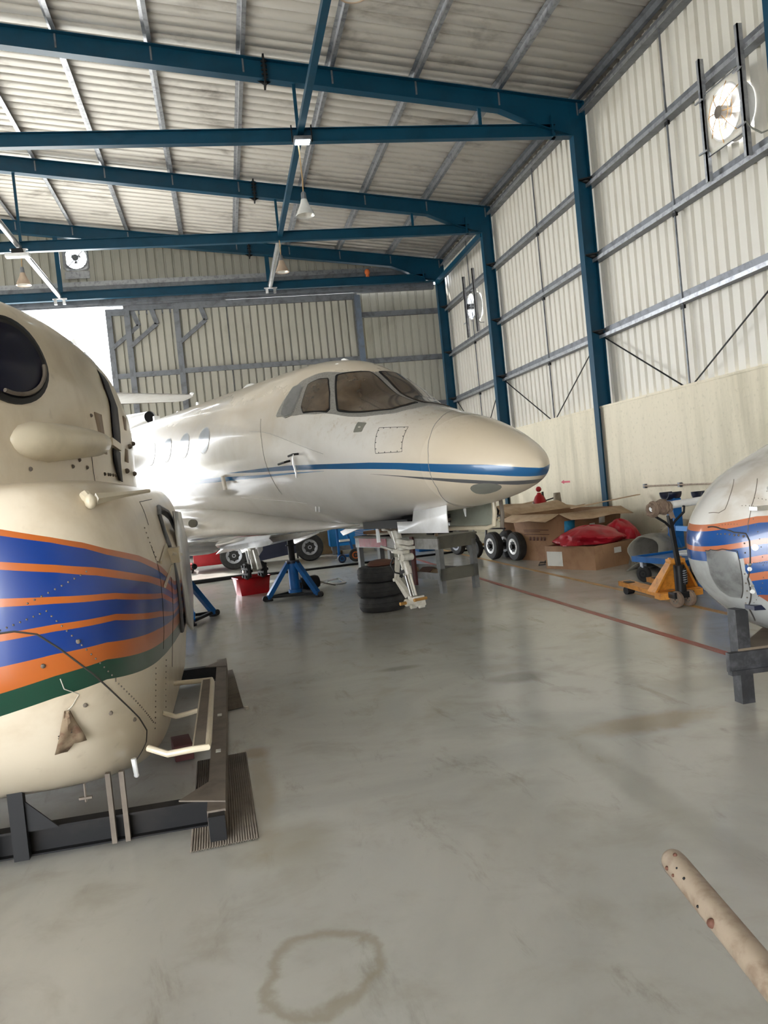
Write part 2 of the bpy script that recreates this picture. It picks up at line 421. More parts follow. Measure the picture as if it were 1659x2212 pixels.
# door leaves
def leaf(idx, x0, x1, y, ztop, brace, label):
    t = thing('door_%d' % idx, label, 'sliding door', (x0, y, 0), kind='structure')
    L = x1-x0
    g = G(); sheeting(g, (0, .06, 0), (1, 0, 0), (0, 1, 0), L, lambda q: 0, lambda q: ztop-.06, per=.235, pan=.18, dep=.08)
    obj('door_sheet', g, 'doorsheet', t)
    g = G()
    g.b2((0, -.035, 0.0), (.17, .045, ztop)); g.b2((L-.12, -.035, .0), (L, .045, ztop))
    g.b2((0, -.03, ztop-.2), (L, .05, ztop)); g.b2((0, -.02, 5.72), (L, .05, 5.87)); g.b2((0, -.02, 3.0), (L, .05, 3.15)); g.b2((0, -.02, .03), (L, .05, .2))
    if brace > 0:
        g.beam((.1, -.04, 6.65), (.95, -.04, 7.3), .05, .12, (0, 0, 1)); g.beam((.95, -.04, 7.3), (.8, -.04, ztop-.1), .05, .14, (1, 0, 0))
    if brace < 0:
        g.m('bluegrey')
        g.beam((L-.1, -.04, 6.55), (L-.75, -.04, 7.05), .05, .12, (0, 0, 1)); g.beam((L-.62, -.04, 7.05), (L-.55, -.04, ztop-.1), .05, .16, (1, 0, 0))
    obj('door_frame', g, 'bluegrey' if brace < 0 else 'galvdark', t)
    return t
leaf(1, -3.05, -.9, 26.20, 7.85, 1, 'rearmost grey corrugated hangar door leaf beside the bright opening')
leaf(2, -2.50, .6, 26.08, 7.95, 1, 'middle grey corrugated hangar door leaf, second from the bright opening')
leaf(3, -1.02, 4.72, 25.92, 7.88, 1, 'widest grey corrugated hangar door leaf behind the jet')
g = G().b2((4.62, 25.80, 0), (4.80, 25.86, 7.8)); g.b2((3.9, 25.84, 5.6), (4.68, 25.88, 5.7))
obj('door_edge_post', g, 'bluegrey', label='blue grey steel edge member of the widest door leaf, with bent top bracket', cat='post')
tex_beam('steel_post', (5.0, 25.88, 0), (5.0, 25.88, 8.15), .2, .14, 'galvdark', 'dark grey steel post right of the sliding doors', 'post')
for z, w in ((7.22, 'upper'), (5.72, 'middle'), (4.2, 'lower')):
    tex_beam('girt', (4.7, 26.18, z), (7.5, 26.18, z), .12, .16, 'galvdark', w+' dark girt on the end wall beside the far corner column', 'girt')

# columns, rafters, tie beams --------------------------------------------------
def frame(y, tag_, col=True):
    yc = y+.1
    if col:
        t = thing('steel_column', 'blue steel wall column '+tag_, 'column', (XC, yc, 0))
        g = G(); g.b2((0, -.1, 0), (.016, .1, HT)); obj('flange', g, 'blue', t, label='lighter blue inner flange')
        g = G(); g.b2((.016, -.007, 0), (XG-XC-.016, .007, ZE)); g.b2((XG-XC-.016, -.1, 2.8), (XG-XC, .1, ZE))
        obj('web', g, 'blue', t)
        for z in (7.22, 5.76, 4.27):
            g = G(); g.poly([(.06, -.012, z-.02), (.34, -.10, z+.02), (.34, -.10, z-.1), (.28, -.02, z-.12)]); g.beam((.05, -.05, z-.02), (.34, -.16, z+.0), .03, .02)
            obj('girt_cleat', g, 'black', t, solid=.012)
    t = thing('roof_rafter', 'blue sloping roof rafter '+tag_, 'rafter', (0, yc, 0))
    D = .36
    def bot(x):
        b = zraf(x)-D
        if x > 5.85: b = min(b, zraf(5.85)-D-(x-5.85)*.42)
        return max(b, HT+.0) if x > 5.85 else b
    xs = [XL+1.4, XR, 5.85, 6.6, 7.28, XG]
    g = G(); top = [(x, -.006, zraf(x)-.012) for x in xs]; lo = [(x, -.006, bot(x)) for x in xs]
    g.prism(top+list(reversed(lo)), (0, .012, 0)); obj('web', g, 'blue', t)
    g = G()
    for a, b in zip(xs[:-1], xs[1:]):
        g.beam((a, 0, zraf(a)-.006), (b, 0, zraf(b)-.006), .2, .014)
    obj('top_flange', g, 'blue', t)
    g = G()
    for a, b in zip(xs[:-2], xs[1:-1]):
        g.beam((a, 0, bot(a)), (b, 0, bot(b)), .2, .014)
    obj('bottom_flange', g, 'blue', t, label='lighter blue underside flange')
    for x in (1.45, -7.3):
        g = G(); z = zraf(x); g.b2((x-.015, -.13, z-D-.1), (x+.015, .13, z+.06))
        for dx in (-.14, .14):
            g.poly([(x, 0, z-D), (x+dx, 0, z-D), (x, 0, z-D-.09)]); g.poly([(x, .0, z), (x+dx, 0, z), (x, 0, z+.07)])
        for i in range(5):
            for q in (-.08, .08): g.cyl((x-.05, q, z-.05-i*.075), (x+.05, q, z-.05-i*.075), .016, n=6)
        obj('splice_plate', g, 'black', t, solid=.01)
for y, tg in ((Y0, 'nearest the viewer'), (Y1, 'in front of the jet nose, nearest bay in view'), (Y2, 'above the jet, second bay'), (Y3, 'at the end wall, furthest away')):
    frame(y, tg)
def tie(y, tg):
    t = thing('tie_beam', 'blue horizontal tie beam '+tg, 'tie beam', (0, y+.1, HT))
    g = G(); g.b2((XL+1.2, -.006, 0), (6.95, .006, .235)); obj('web', g, 'blue', t)
    g = G(); g.b2((XL+1.2, -.07, -.012), (6.95, .07, .004)); g.b2((XL+1.2, -.07, .225), (6.95, .07, .237)); obj('flange', g, 'blue', t)
    g = G(); g.b2((6.88, -.1, -.012), (7.3, .1, .004)); g.b2((6.86, -.08, 0), (6.9, .08, .4)); obj('end_plate', g, 'blue', t, label='light blue haunch end plate')
for y, tg in ((Y0, 'nearest the viewer'), (Y1, 'carrying the lit floodlight'), (Y2, 'behind the clear pendant lamp'), (Y3, 'over the sliding doors')): tie(y, tg)
for y, tg in ((Y0, 'nearest'), (Y1, 'first visible'), (Y2, 'second'), (Y3, 'furthest')):
    for x, w in ((1.96, 'middle'), (-4.17, 'left'), (5.45, 'right')):
        if y == Y3 and x > 5: continue
        thick = .06 if y < Y3 else .13
        g = G().b2((x-thick/2, y+.08, HT+.23), (x+thick/2, y+.12, zraf(x)-.36))
        obj('tie_hanger', g, 'blue', label='thin blue hanger rod from %s rafter to its tie beam, %s position' % (tg, w), cat='hanger')
# longitudinal struts
def strut(x, ya, yb, m_, label, r=.06, z=8.15):
    g = G()
    if m_ == 'blue': g.b2((x-.055, ya, z-.02), (x+.055, yb, z+.09))
    else:
        g.cyl((x, ya, z), (x, yb, z), r, n=16)
        g.b2((x-.2, yb-.06, z-.1), (x+.2, yb, z-.07)); g.b2((x-.16, yb-.08, z-.25), (x-.08, yb, z-.1)); g.b2((x+.08, yb-.08, z-.25), (x+.16, yb, z-.1))
    obj('strut', g, m_, label=label, cat='strut')
strut(1.98, -9, Y2, 'blue', 'long blue bracing bar running along the hall under the roof')
strut(1.98, Y2+.2, Y3, 'silver', 'foil wrapped silver strut beside the far beige pendant lamp', .075)
for ya, yb, nm in ((2, Y0-.02, 'length nearest the viewer'), (Y0+.22, Y1-.02, 'length before the first visible tie beam'), (Y1+.22, Y2-.02, 'middle length'), (Y2+.22, Y3, 'furthest length, above the open door')):
    strut(-4.20, ya, yb, 'silver', 'silver tubular strut at upper left, '+nm, .07)
# blue eave strut in the last bay
tex_beam('eave_strut', (7.30, Y2+.1, 8.02), (7.30, Y3+.1, 7.98), .1, .15, 'blue', 'blue eave strut between the two furthest wall columns', 'strut')

# purlins -----------------------------------------------------------------------
ords = ['first', 'second', 'third', 'fourth', 'fifth', 'sixth', 'seventh', 'eighth', 'ninth', 'tenth']
px_ = [7.42, 5.84, 4.23, 2.66, 1.06, -.53, -2.11, -3.68, -5.25, -6.8]
for i, x in enumerate(px_):
    g = G(); z = zraf(x); w = .075
    ya, yb = YB, YF-.1
    pts = [(x-.01, ya, z), (x-.01+w, ya, z), (x-.01+w, ya, z+.012), (x+.004, ya, z+.012), (x+.004, ya, z+.12), (x-w, ya, z+.12+SL*w), (x-w, ya, z+.108+SL*w), (x-.01, ya, z+.108)]
    g.prism(pts, (0, yb-ya, 0))
    t = thing('purlin', 'galvanised roof purlin, %s counting from the right wall' % ords[i], 'purlin', (0, 0, 0), group='galvanised roof purlins')
    obj('rail', g, 'galv' if i else 'galvdark', t)
    for y in (Y0, Y1, Y2, Y3):
        g = G().b2((x+.01, y+.08, z-.26), (x+.04, y+.12, z+.1)); obj('cleat', g, 'galvdark', t)
# girts on the right wall (light top lip, dark web, light lower lip)
for z, nm in ((8.60, 'topmost'), (7.16, 'second'), (5.70, 'third'), (4.21, 'lowest')):
    t = thing('wall_girt', '%s long galvanised girt on the right wall' % nm, 'girt', (XG, 0, z), group='galvanised wall girts')
    g = G()
    g.b2((-.002, YB, -.075), (.014, YF, .09)); g.b2((0, YB, .078), (.11, YF, .09)); g.b2((-.07, YB, -.09), (.11, YF, -.075)); g.b2((-.07, YB, -.09), (-.062, YF, -.06))
    obj('rail', g, 'galvdark', t)
    g = G().b2((-.078, YB, -.10), (-.066, YF, -.035)); obj('lip', g, 'galv', t, label='bright lower lip')
# sag rods between girts
for y, nm in ((12.15, 'nearest bay'), (17.75, 'second bay'), (23.0, 'furthest bay'), (6.3, 'bay at the frame edge')):
    t = thing('sag_rod', 'thin dark vertical rod joining the wall girts, '+nm, 'rod', (XG-.01, y, 0))
    g = G().b2((-.015, -.012, 2.79), (.01, .012, 8.6)); obj('rod', g, 'galvdark', t)
    for z in (7.02, 5.56, 4.07): g = G().b2((-.02, -.05, z-.04), (.02, .05, z+.02)); obj('clip', g, 'black', t)
for (ya, za, yb, zb, nm) in ((Y1-.05, 4.1, 12.3, 2.8, 'left rod of the nearest bay'), (9.4, 4.1, 12.0, 2.8, 'right rod of the nearest bay'), (Y2, 4.1, 17.9, 2.8, 'left rod of the second bay'), (Y1+.3, 4.1, 17.6, 2.8, 'right rod of the second bay'), (Y3-.2, 4.1, 23.2, 2.8, 'left rod of the furthest bay'), (Y2+.4, 4.1, 22.8, 2.8, 'right rod of the furthest bay')):
    g = G().cyl((XG-.03, ya, za), (XG-.03, yb, zb), .014, n=6)
    obj('wall_brace_rod', g, 'black', label='thin diagonal bracing rod above the plaster wall, '+nm, cat='rod')

# ------------------------------------------------------------------ wall fans
def fan(y, z, label, swing=False):
    t = thing('wall_fan', label, 'fan', (XG-.1, y, z))
    N = 28; rr = .37
    if not swing:
        g = G(); S = .45
        for i in range(N):
            a0, a1 = 2*PI*i/N, 2*PI*(i+1)/N
            def sq(a): k = S/max(abs(math.cos(a)), abs(math.sin(a))); return (0, k*math.cos(a), k*math.sin(a))
            def ci(a): return (0, rr*math.cos(a), rr*math.sin(a))
            g.poly([sq(a0), sq(a1), ci(a1), ci(a0)])
        pl_ = obj('mounting_plate', g, 'wallsheet', t, solid=.015)
        g = G().tube([(-.01, -S, -S), (-.01, S, -S), (-.01, S, S), (-.01, -S, S)], .012, 6, True); obj('plate_edge', g, 'galvdark', pl_)
    g = G(); g.tube([(.08*(0), rr*math.cos(2*PI*i/N), rr*math.sin(2*PI*i/N)) for i in range(N)], .018, 6, True)
    g.loft([[(0, rr*math.cos(2*PI*i/N), rr*math.sin(2*PI*i/N)) for i in range(N)], [(.2, (rr+.02)*math.cos(2*PI*i/N), (rr+.02)*math.sin(2*PI*i/N)) for i in range(N)]], (False, False))
    obj('fan_ring', g, 'white', t)
    g = G(); g.cyl((-.12, 0, 0), (.06, 0, 0), .085, n=16); obj('motor', g, 'duststeel' if not swing else 'black', t)
    for k in range(4):
        a = 2*PI*k/4+.5; b = a+.62; bl = G()
        bl.poly([(.05, .08*math.cos(a), .08*math.sin(a)), (.07, .33*math.cos(a-.1), .33*math.sin(a-.1)), (.12, .34*math.cos(b), .34*math.sin(b)), (.09, .09*math.cos(b), .09*math.sin(b))])
        obj('blade', bl, 'white', t, solid=.006)
    g = G()
    for k in range(8):
        a = 2*PI*k/8+.2; g.tube([(-.1, .08*math.cos(a), .08*math.sin(a)), (-.07, .25*math.cos(a), .25*math.sin(a)), (.0, .42*math.cos(a), .42*math.sin(a))], .006, 5)
    for q in (.18, .27): g.tube([(-.08, q*math.cos(2*PI*i/24), q*math.sin(2*PI*i/24)) for i in range(24)], .004, 4, True)
    obj('guard', g, 'copper' if not swing else 'galvdark', t)
    for dy in (.47, -.45):
        g = G(); g.b2((-.05, dy-.02, -.80), (-.03, dy+.05, .98)); g.b2((-.05, dy-.02, -.8), (.03, dy, .98))
        g.beam((-.09, dy-.09, .36), (-.09, dy+.09, .36), .03, .02); g.beam((-.09, dy-.09, -.38), (-.09, dy+.09, -.38), .03, .02)
        obj('support_channel', g, 'galv', t)
    g = G().tube([(-.05, -.5, -.35), (-.06, -.62, -.5), (-.02, -.75, -.62), (-.01, -1.0, -.66)], .012, 6); obj('cable', g, 'greypaint', t)
fan(FAN1[0], FAN1[1], 'round wall fan on a square plate high on the right wall, nearest the viewer')
fan(FAN2[0], FAN2[1], 'wall fan with black motor beside the furthest blue columns', True)
t = thing('wall_fan', 'round fan in the gable above the sliding door track', 'fan', (FAN3[0], YD-.04, FAN3[1]))
g = G(); N = 28
for i in range(N):
    a0, a1 = 2*PI*i/N, 2*PI*(i+1)/N
    def sq(a): k = .38/max(abs(math.cos(a)), abs(math.sin(a))); return (k*math.cos(a), 0, k*math.sin(a))
    g.poly([sq(a0), sq(a1), (.32*math.cos(a1), 0, .32*math.sin(a1)), (.32*math.cos(a0), 0, .32*math.sin(a0))])
obj('mounting_plate', g, 'galv', t, solid=.012)
g = G().cyl((0, -.1, 0), (0, .05, 0), .1, n=14); obj('motor', g, 'galvdark', t)
for k in range(4):
    a = PI/4+k*PI/2; g = G().beam((.09*math.cos(a), 0, .09*math.sin(a)), (.33*math.cos(a), 0, .33*math.sin(a)), .02, .025, (0, 1, 0)); obj('guard_arm', g, 'black', t)
for k in range(3):
    a = .3+k*2*PI/3; g = G().poly([(.08*math.cos(a), 0, .08*math.sin(a)), (.17*math.cos(a-.2), .02, .17*math.sin(a-.2)), (.16*math.cos(a+.5), .05, .16*math.sin(a+.5)), (.08*math.cos(a+.7), .03, .08*math.sin(a+.7))]); obj('blade', g, 'galvdark', t, solid=.006)
g = G().b2((-.36, -.02, -.62), (.36, 0, -.4)); obj('shutter', g, 'galv', t)

# ------------------------------------------------------------------ lamps
def pendant(x, y, z, ztop, label, clear=False):
    t = thing('pendant_lamp', label, 'lamp', (x, y, z), group='high bay pendant lamps')
    g = G().lathe([(.055, .26), (.07, .2), (.10, .13), (.145, .04), (.165, -.02), (.175, -.03)], n=24, caps=(True, False))
    obj('lamp_shade', g, 'lampclear' if clear else 'lamp', t, solid=.006)
    g = G().lathe([(.05, .25), (.066, .19), (.095, .125), (.138, .035), (.158, -.02)], n=24, caps=(True, False)); obj('reflector', g, 'lampin', t, solid=.002)
    g = G().lathe([(.03, .40), (.045, .38), (.05, .28), (.055, .26)], n=14); obj('lamp_cap', g, 'galvdark', t)
    g = G().sphere((0, 0, .1), .04, 8, (1, 1, 1.8)); obj('bulb', g, 'diffuser', t)
    g = G().tube([(0, 0, .4), (.01, 0, .6), (0, 0, ztop-z)], .012, 6); obj('cord', g, 'wood', t, label='tan hanging cord')
M['lampclear'] = mat('clear_prismatic_shade', (.75,.75,.72), .15, .2)
pendant(1.93, Y1+.02, 6.72, HT, 'clear prismatic pendant lamp hanging from the first visible tie beam', True)
pendant(1.95, Y2+.02, 7.28, HT, 'beige pendant lamp beside the foil wrapped strut')
pendant(-4.19, Y2+.02, 7.27, HT, 'beige pendant lamp at far left, above the nose of the left helicopter')
pendant(1.98, Y0+.02, 7.22, HT, 'beige pendant lamp cut off by the top edge of the picture')
t = thing('floodlight', 'lit square floodlight on the crossing of blue bar and tie beam', 'floodlight', (2.0, Y1-.05, HT-.06))
g = G().b2((-.16, -.12, 0), (.16, .12, .07), .01); obj('housing', g, 'galvdark', t)
g = G().b2((-.13, -.1, -.012), (.13, .1, .0)); obj('lens', g, 'led', t)
g = G()
for dx in (-.18, .18): g.b2((dx-.01, -.02, 0), (dx+.01, .02, .3))
obj('bracket', g, 'black', t)
t = thing('light_fixture', 'unlit white box light under the tie beam at far left', 'light fixture', (-4.22, Y2-.15, HT-.2))
g = G().b2((-.27, -.1, 0), (.27, .1, .09), .02); obj('housing', g, 'diffuser', t)
g = G().b2((-.12, -.06, .09), (.12, .06, .2)); obj('bracket', g, 'black', t)
g = G().sphere((5.05, Y3-.02, HT+.36), .085, 8, (1, 1, 1.15)); g.cyl((5.05, Y3-.02, HT+.22), (5.05, Y3-.02, HT+.3), .06, n=10)
obj('beacon', g, 'orange', label='small orange ball beacon standing on the furthest tie beam', cat='beacon')
# wall marks and pipe
g = G(); x = XM-.004
g.prism([(x, 17.27, 1.345), (x, 17.1, 1.39), (x, 17.1, 1.365), (x, 16.78, 1.365), (x, 16.78, 1.325), (x, 17.1, 1.325), (x, 17.1, 1.30)], (.003, 0, 0))
obj('arrow_sign', g, 'pinkred', label='small red arrow pointing left painted on the plaster wall', cat='arrow')
t = thing('wall_pipe', 'thin rusty horizontal pipe clipped to the plaster wall', 'pipe', (XM-.04, 10, 1.19))
g = G().cyl((0, -.6, .0), (0, 3.52, 0), .013, n=8); obj('pipe', g, 'tube', t)
for y in (3.5, 2.35, .3):
    g = G().b2((-.01, y-.03, -.04), (.04, y+.03, .035)); obj('clip', g, 'galvdark', t)

# unseen wall behind the viewer; door opening added and sized to let light in
g = G(); zz = 5.6
g.poly([(XL, YB, zz), (XG+.1, YB, zz), (XG+.1, YB, zraf(XG)+.15), (XR, YB, zraf(XR)+.15), (XL, YB, zraf(XL)+.15)])
g.poly([(-2.0, YB, 0), (XG+.1, YB, 0), (XG+.1, YB, zz), (-2.0, YB, zz)])
obj('wall_front', g, 'wallsheet', kind='structure', solid=.03)
# ------------------------------------------------------------------ business jet
def pchip(xs, ys):
    n = len(xs); h = [xs[i+1]-xs[i] for i in range(n-1)]; d = [(ys[i+1]-ys[i])/h[i] for i in range(n-1)]
    m = [d[0]]+[0]*(n-2)+[d[-1]]
    for i in range(1, n-1):
        if d[i-1]*d[i] > 0:
            w1 = 2*h[i]+h[i-1]; w2 = h[i]+2*h[i-1]; m[i] = (w1+w2)/(w1/d[i-1]+w2/d[i])
    def f(x):
        i = 0
        while i < n-2 and x > xs[i+1]: i += 1
        t = (x-xs[i])/h[i]
        return (2*t**3-3*t**2+1)*ys[i]+(t**3-2*t**2+t)*h[i]*m[i]+(-2*t**3+3*t**2)*ys[i+1]+(t**3-t**2)*h[i]*m[i+1]
    return f
SS = [0,.08,.3,.7,1.2,1.75,2.1,2.5,2.95,3.6,4.6,9,11.5,13.6]
fT = pchip(SS, [1.72,1.83,1.98,2.165,2.31,2.50,2.76,2.98,3.04,3.05,3.05,3.05,2.9,2.7])
fB = pchip(SS, [1.66,1.58,1.49,1.41,1.36,1.33,1.28,1.27,1.275,1.285,1.29,1.29,1.6,2.1])
fW = pchip(SS, [.03,.18,.36,.56,.72,.83,.87,.9,.93,.955,.965,.965,.75,.3])
fC = pchip(SS, [1.69,1.7,1.72,1.77,1.85,1.95,2.02,2.1,2.2,2.24,2.25,2.25,2.4,2.65])
def JS(s, deg, off=0.):
    def p(s, t):
        c, q = math.cos(t), math.sin(t); z = fC(s)
        z += (fT(s)-z)*q if q > 0 else (z-fB(s))*q
        return Vector((-s, fW(s)*c, z))
    t = R_(deg); P = p(s, t)
    if off:
        a = p(s+.01, t)-p(max(s-.01, 0), t); b = p(s, t+.01)-p(s, t-.01); n = a.cross(b).normalized()
        ctr = Vector((-s, 0, fC(s)))
        if n.dot(P-ctr) < 0: n = -n
        P = P+n*off
    return P
def jet_mat():
    m, nt, bs = new_mat('jet_paint')
    c = coords(nt); sp = nt.nodes.new('ShaderNodeSeparateXYZ'); lk(nt, c, sp.inputs[0])
    s = mth(nt, 'MULTIPLY', sp.outputs[0], -1.); z = sp.outputs[2]
    def cv(p): return lerp_curve(nt, s, p, 0, 14, 1.4, 2.3)
    def band(lo, hi, s0=None, s1=None):
        a = mth(nt, 'GREATER_THAN', z, cv(lo)); b = mth(nt, 'LESS_THAN', z, cv(hi)); f = mth(nt, 'MULTIPLY', a, b)
        if s0 is not None: f = mth(nt, 'MULTIPLY', f, mth(nt, 'GREATER_THAN', s, s0))
        if s1 is not None: f = mth(nt, 'MULTIPLY', f, mth(nt, 'LESS_THAN', s, s1))
        return f
    b1 = band([(0,1.6),(.08,1.617),(.25,1.655),(.63,1.717),(1.01,1.78),(1.31,1.81),(1.93,1.862),(2.58,1.898),(3.2,1.925),(3.9,1.966),(14,2.2)],
              [(0,1.672),(.06,1.69),(.24,1.736),(.62,1.785),(1.0,1.834),(1.3,1.866),(1.91,1.907),(2.55,1.946),(3.13,1.959),(3.9,1.968),(14,2.2)], None, 3.9)
    b2 = band([(0,1.843),(1.94,1.843),(2.43,1.856),(3.22,1.866),(4.13,1.885),(5.24,1.905),(14,2.0)],
              [(0,1.843),(1.94,1.845),(2.42,1.868),(3.19,1.895),(4.1,1.935),(5.2,1.955),(14,2.06)], 1.94, None)
    b3 = band([(0,1.545),(.16,1.554),(.24,1.572),(.48,1.612),(.69,1.655),(1.03,1.72),(1.33,1.767),(14,1.77)],
              [(0,1.575),(.08,1.582),(.22,1.597),(.46,1.641),(.68,1.675),(1.03,1.727),(1.33,1.768),(14,1.77)], None, 1.33)
    n1 = noise(nt, 1.5, 5, c, .4, .6)
    white = mixc(nt, ss(nt, n1, .4, .7), (.72,.70,.665), (.63,.60,.55))
    # settled tan dust on top and nose
    d = mth(nt, 'ADD', z, mth(nt, 'MULTIPLY', n1, .9)); top = ss(nt, d, 2.55, 3.5)
    nose = mth(nt, 'SUBTRACT', 1., ss(nt, s, .4, 1.6)); nose = mth(nt, 'MULTIPLY', nose, .85)
    dust = mth(nt, 'MAXIMUM', mth(nt, 'MULTIPLY', top, .8), nose)
    cst = coords(nt, 'Object', (7, 7, .5)); n3 = noise(nt, 3, 5, cst, .2, .7)
    white = mixc(nt, dust, white, (.64,.53,.375))
    st = mth(nt, 'MULTIPLY', mth(nt, 'MULTIPLY', ss(nt, n3, .52, .7), ss(nt, z, 1.9, 2.35)), mth(nt, 'SUBTRACT', 1., ss(nt, s, 1.8, 2.3)))
    white = mixc(nt, mth(nt, 'MULTIPLY', st, .5), white, (.42,.30,.18))
    col = mixc(nt, b3, white, (.10,.10,.105)); col = mixc(nt, b1, col, (.01,.10,.25)); col = mixc(nt, b2, col, (.02,.14,.34))
    lk(nt, col, bs.inputs['Base Color'])
    r = nt.nodes.new('ShaderNodeMapRange'); lk(nt, dust, r.inputs[0]); r.inputs[3].default_value = .12; r.inputs[4].default_value = .36
    lk(nt, r.outputs[0], bs.inputs['Roughness']); bs.inputs['Coat Weight'].default_value = .5; bs.inputs['Coat Roughness'].default_value = .05
    return m
M['jet'] = jet_mat()
JA = math.atan2(-.913, .408)
jet = thing('business_jet', 'white business jet on jacks with blue cheat line and dusty cockpit windows', 'jet', (2.459, 6.131, 0), JA)
sv = [0, .01, .03, .06, .1, .15, .22, .3]+[.35+.05*i for i in range(54)]+[3.1+.25*i for i in range(43)]
g = G(); N = 96
g.loft([[JS(s, 360*j/N) for j in range(N)] for s in sv])
obj('fuselage', g, 'jet', jet, ang=60)
def chaikin(P, k):
    for _ in range(k):
        Q = []
        for i in range(len(P)):
            a, b = P[i], P[(i+1) % len(P)]
            Q += [tuple(a[j]*.75+b[j]*.25 for j in (0, 1)), tuple(a[j]*.25+b[j]*.75 for j in (0, 1))]
        P = Q
    return P
def dens(P, n):
    return [tuple(P[i][j]+(P[(i+1) % len(P)][j]-P[i][j])*k/n for j in (0, 1)) for i in range(len(P)) for k in range(n)]
def patch(S, P, off, k=2, scale=1., rings=16, inner=0., pre=4):
    """surface patch following S(u, v, offset) inside the outline P"""
    P = chaikin(dens(P, pre), k); c = (sum(p[0] for p in P)/len(P), sum(p[1] for p in P)/len(P))
    g = G(); R = []
    for r in [inner+(1-inner)*i/rings for i in range(rings+1)]:
        r = max(r, .02)*scale
        R.append([S(c[0]+(p[0]-c[0])*r, c[1]+(p[1]-c[1])*r, off) for p in P])
    R.append([S(c[0]+(p[0]-c[0])*scale, c[1]+(p[1]-c[1])*scale, off-.012) for p in P])
    g.loft(R, (inner == 0, False)); return g
mir = lambda P: [(a, 180-b) for a, b in reversed(P)]
FR = [(2.72,160.5),(2.66,144),(2.58,130.5),(2.40,119),(2.27,112),(2.17,100),(2.16,90),(1.30,90),(1.28,104),(1.35,120.5),(1.62,134),(1.9,142.3),(2.12,150.5),(2.4,157)]
W1 = [(2.25,116.5),(2.19,104),(2.15,93.5),(1.80,92.5),(1.47,92.5),(1.43,104),(1.45,116.3),(1.66,129),(1.90,138.7),(2.05,129)]
W2 = [(2.43,133.5),(2.36,126.5),(2.28,122.5),(2.12,131),(1.99,141.5),(2.0,145),(2.14,149),(2.28,153.2),(2.34,150),(2.38,142)]
W3 = [(2.64,137.5),(2.55,134.2),(2.48,136.6),(2.44,144),(2.43,152.5),(2.45,157),(2.55,159.6),(2.63,158.5),(2.645,148)]
for tr, side in ((lambda P: P, 'starboard'), (mir, 'port')):
    fr = obj('window_frame', patch(JS, tr(FR), .005, 1, pre=4), 'framegrey', jet)
    for P, mt_, nm in ((W1, 'dustglass', 'windscreen'), (W2, 'dustglass', 'side_window'), (W3, 'greyglass', 'rear_window')):
        rim = obj('window_seal', patch(JS, tr(P), .010, 2, 1.04), 'black' if mt_ != 'greyglass' else 'framegrey', jet)
        obj(nm, patch(JS, tr(P), .014, 2, .97), mt_, rim)
# windscreen wiper-like items seen behind the glass are left as pale shapes on the sill
for i, (s, d) in enumerate([(4.38, 170), (5.0, 170), (5.6, 170), (6.2, 170)]):
    P = [(s+.16*math.cos(a), d+-10.5*math.sin(a)) for a in [2*PI*k/16 for k in range(16)]]
    rim = obj('window_rim', patch(JS, P, .002, 1, 1.1, pre=1), 'framegrey', jet)
    obj('cabin_window', patch(JS, P, .004, 1, 1., pre=1), 'paleglass', rim)
def sline(pts, r=.003, off=.001, S=JS, n=5, sub=6):
    Q = []
    for a, b in zip(pts[:-1], pts[1:]):
        for k in range(sub): Q.append(S(a[0]+(b[0]-a[0])*k/sub, a[1]+(b[1]-a[1])*k/sub, off))
    Q.append(S(pts[-1][0], pts[-1][1], off)); return G().tube(Q, r, n)
obj('radome_joint', sline([(1.0,90),(.97,97),(.87,116),(.78,141),(.72,167),(.71,187),(.72,210),(.8,235),(.86,270)], .0025), 'framegrey', jet)
pan = sline([(1.33,142),(1.05,135),(.97,165),(1.24,170),(1.33,142)], .0022)
for a, b in [((1.33,142),(1.05,135)),((1.05,135),(.97,165)),((.97,165),(1.24,170)),((1.24,170),(1.33,142))]:
    for k in (.15, .4, .65, .9):
        q = JS(a[0]+(b[0]-a[0])*k+.0, a[1]+(b[1]-a[1])*k, .001); pan.sphere(q+(JS(1.15,153)-q)*.06, .005, 3)
obj('access_panel', pan, 'darkplastic', jet, label='outlined square avionics hatch')
obj('nose_oval', patch(JS, [(.475,224),(.46,216),(.40,211),(.31,213),(.26,220),(.24,230),(.30,238),(.41,238),(.47,232)], .002, 1, pre=1), 'greypaint', jet, label='dark grey oval under the nose')
sp_ = obj('static_plate', patch(JS, [(1.61,140.5),(1.51,139),(1.485,149.5),(1.575,152)], .003, 1), 'greypaint', jet, label='dark grey square air data plate')
g = G().sphere(JS(1.545,145.5,.004), .014, 6, (1.8, .6, .6)); obj('vane', g, 'whitelabel', sp_)
obj('door_line', sline([(2.95,215),(2.95,195),(2.95,178),(3.0,162)], .0022), 'framegrey', jet)
obj('skin_joint', sline([(1.9,178),(2.6,173),(3.2,170.5)], .002), 'framegrey', jet)
obj('skin_joint', sline([(3.9,216),(3.2,220),(2.6,222)], .002), 'silver', jet)
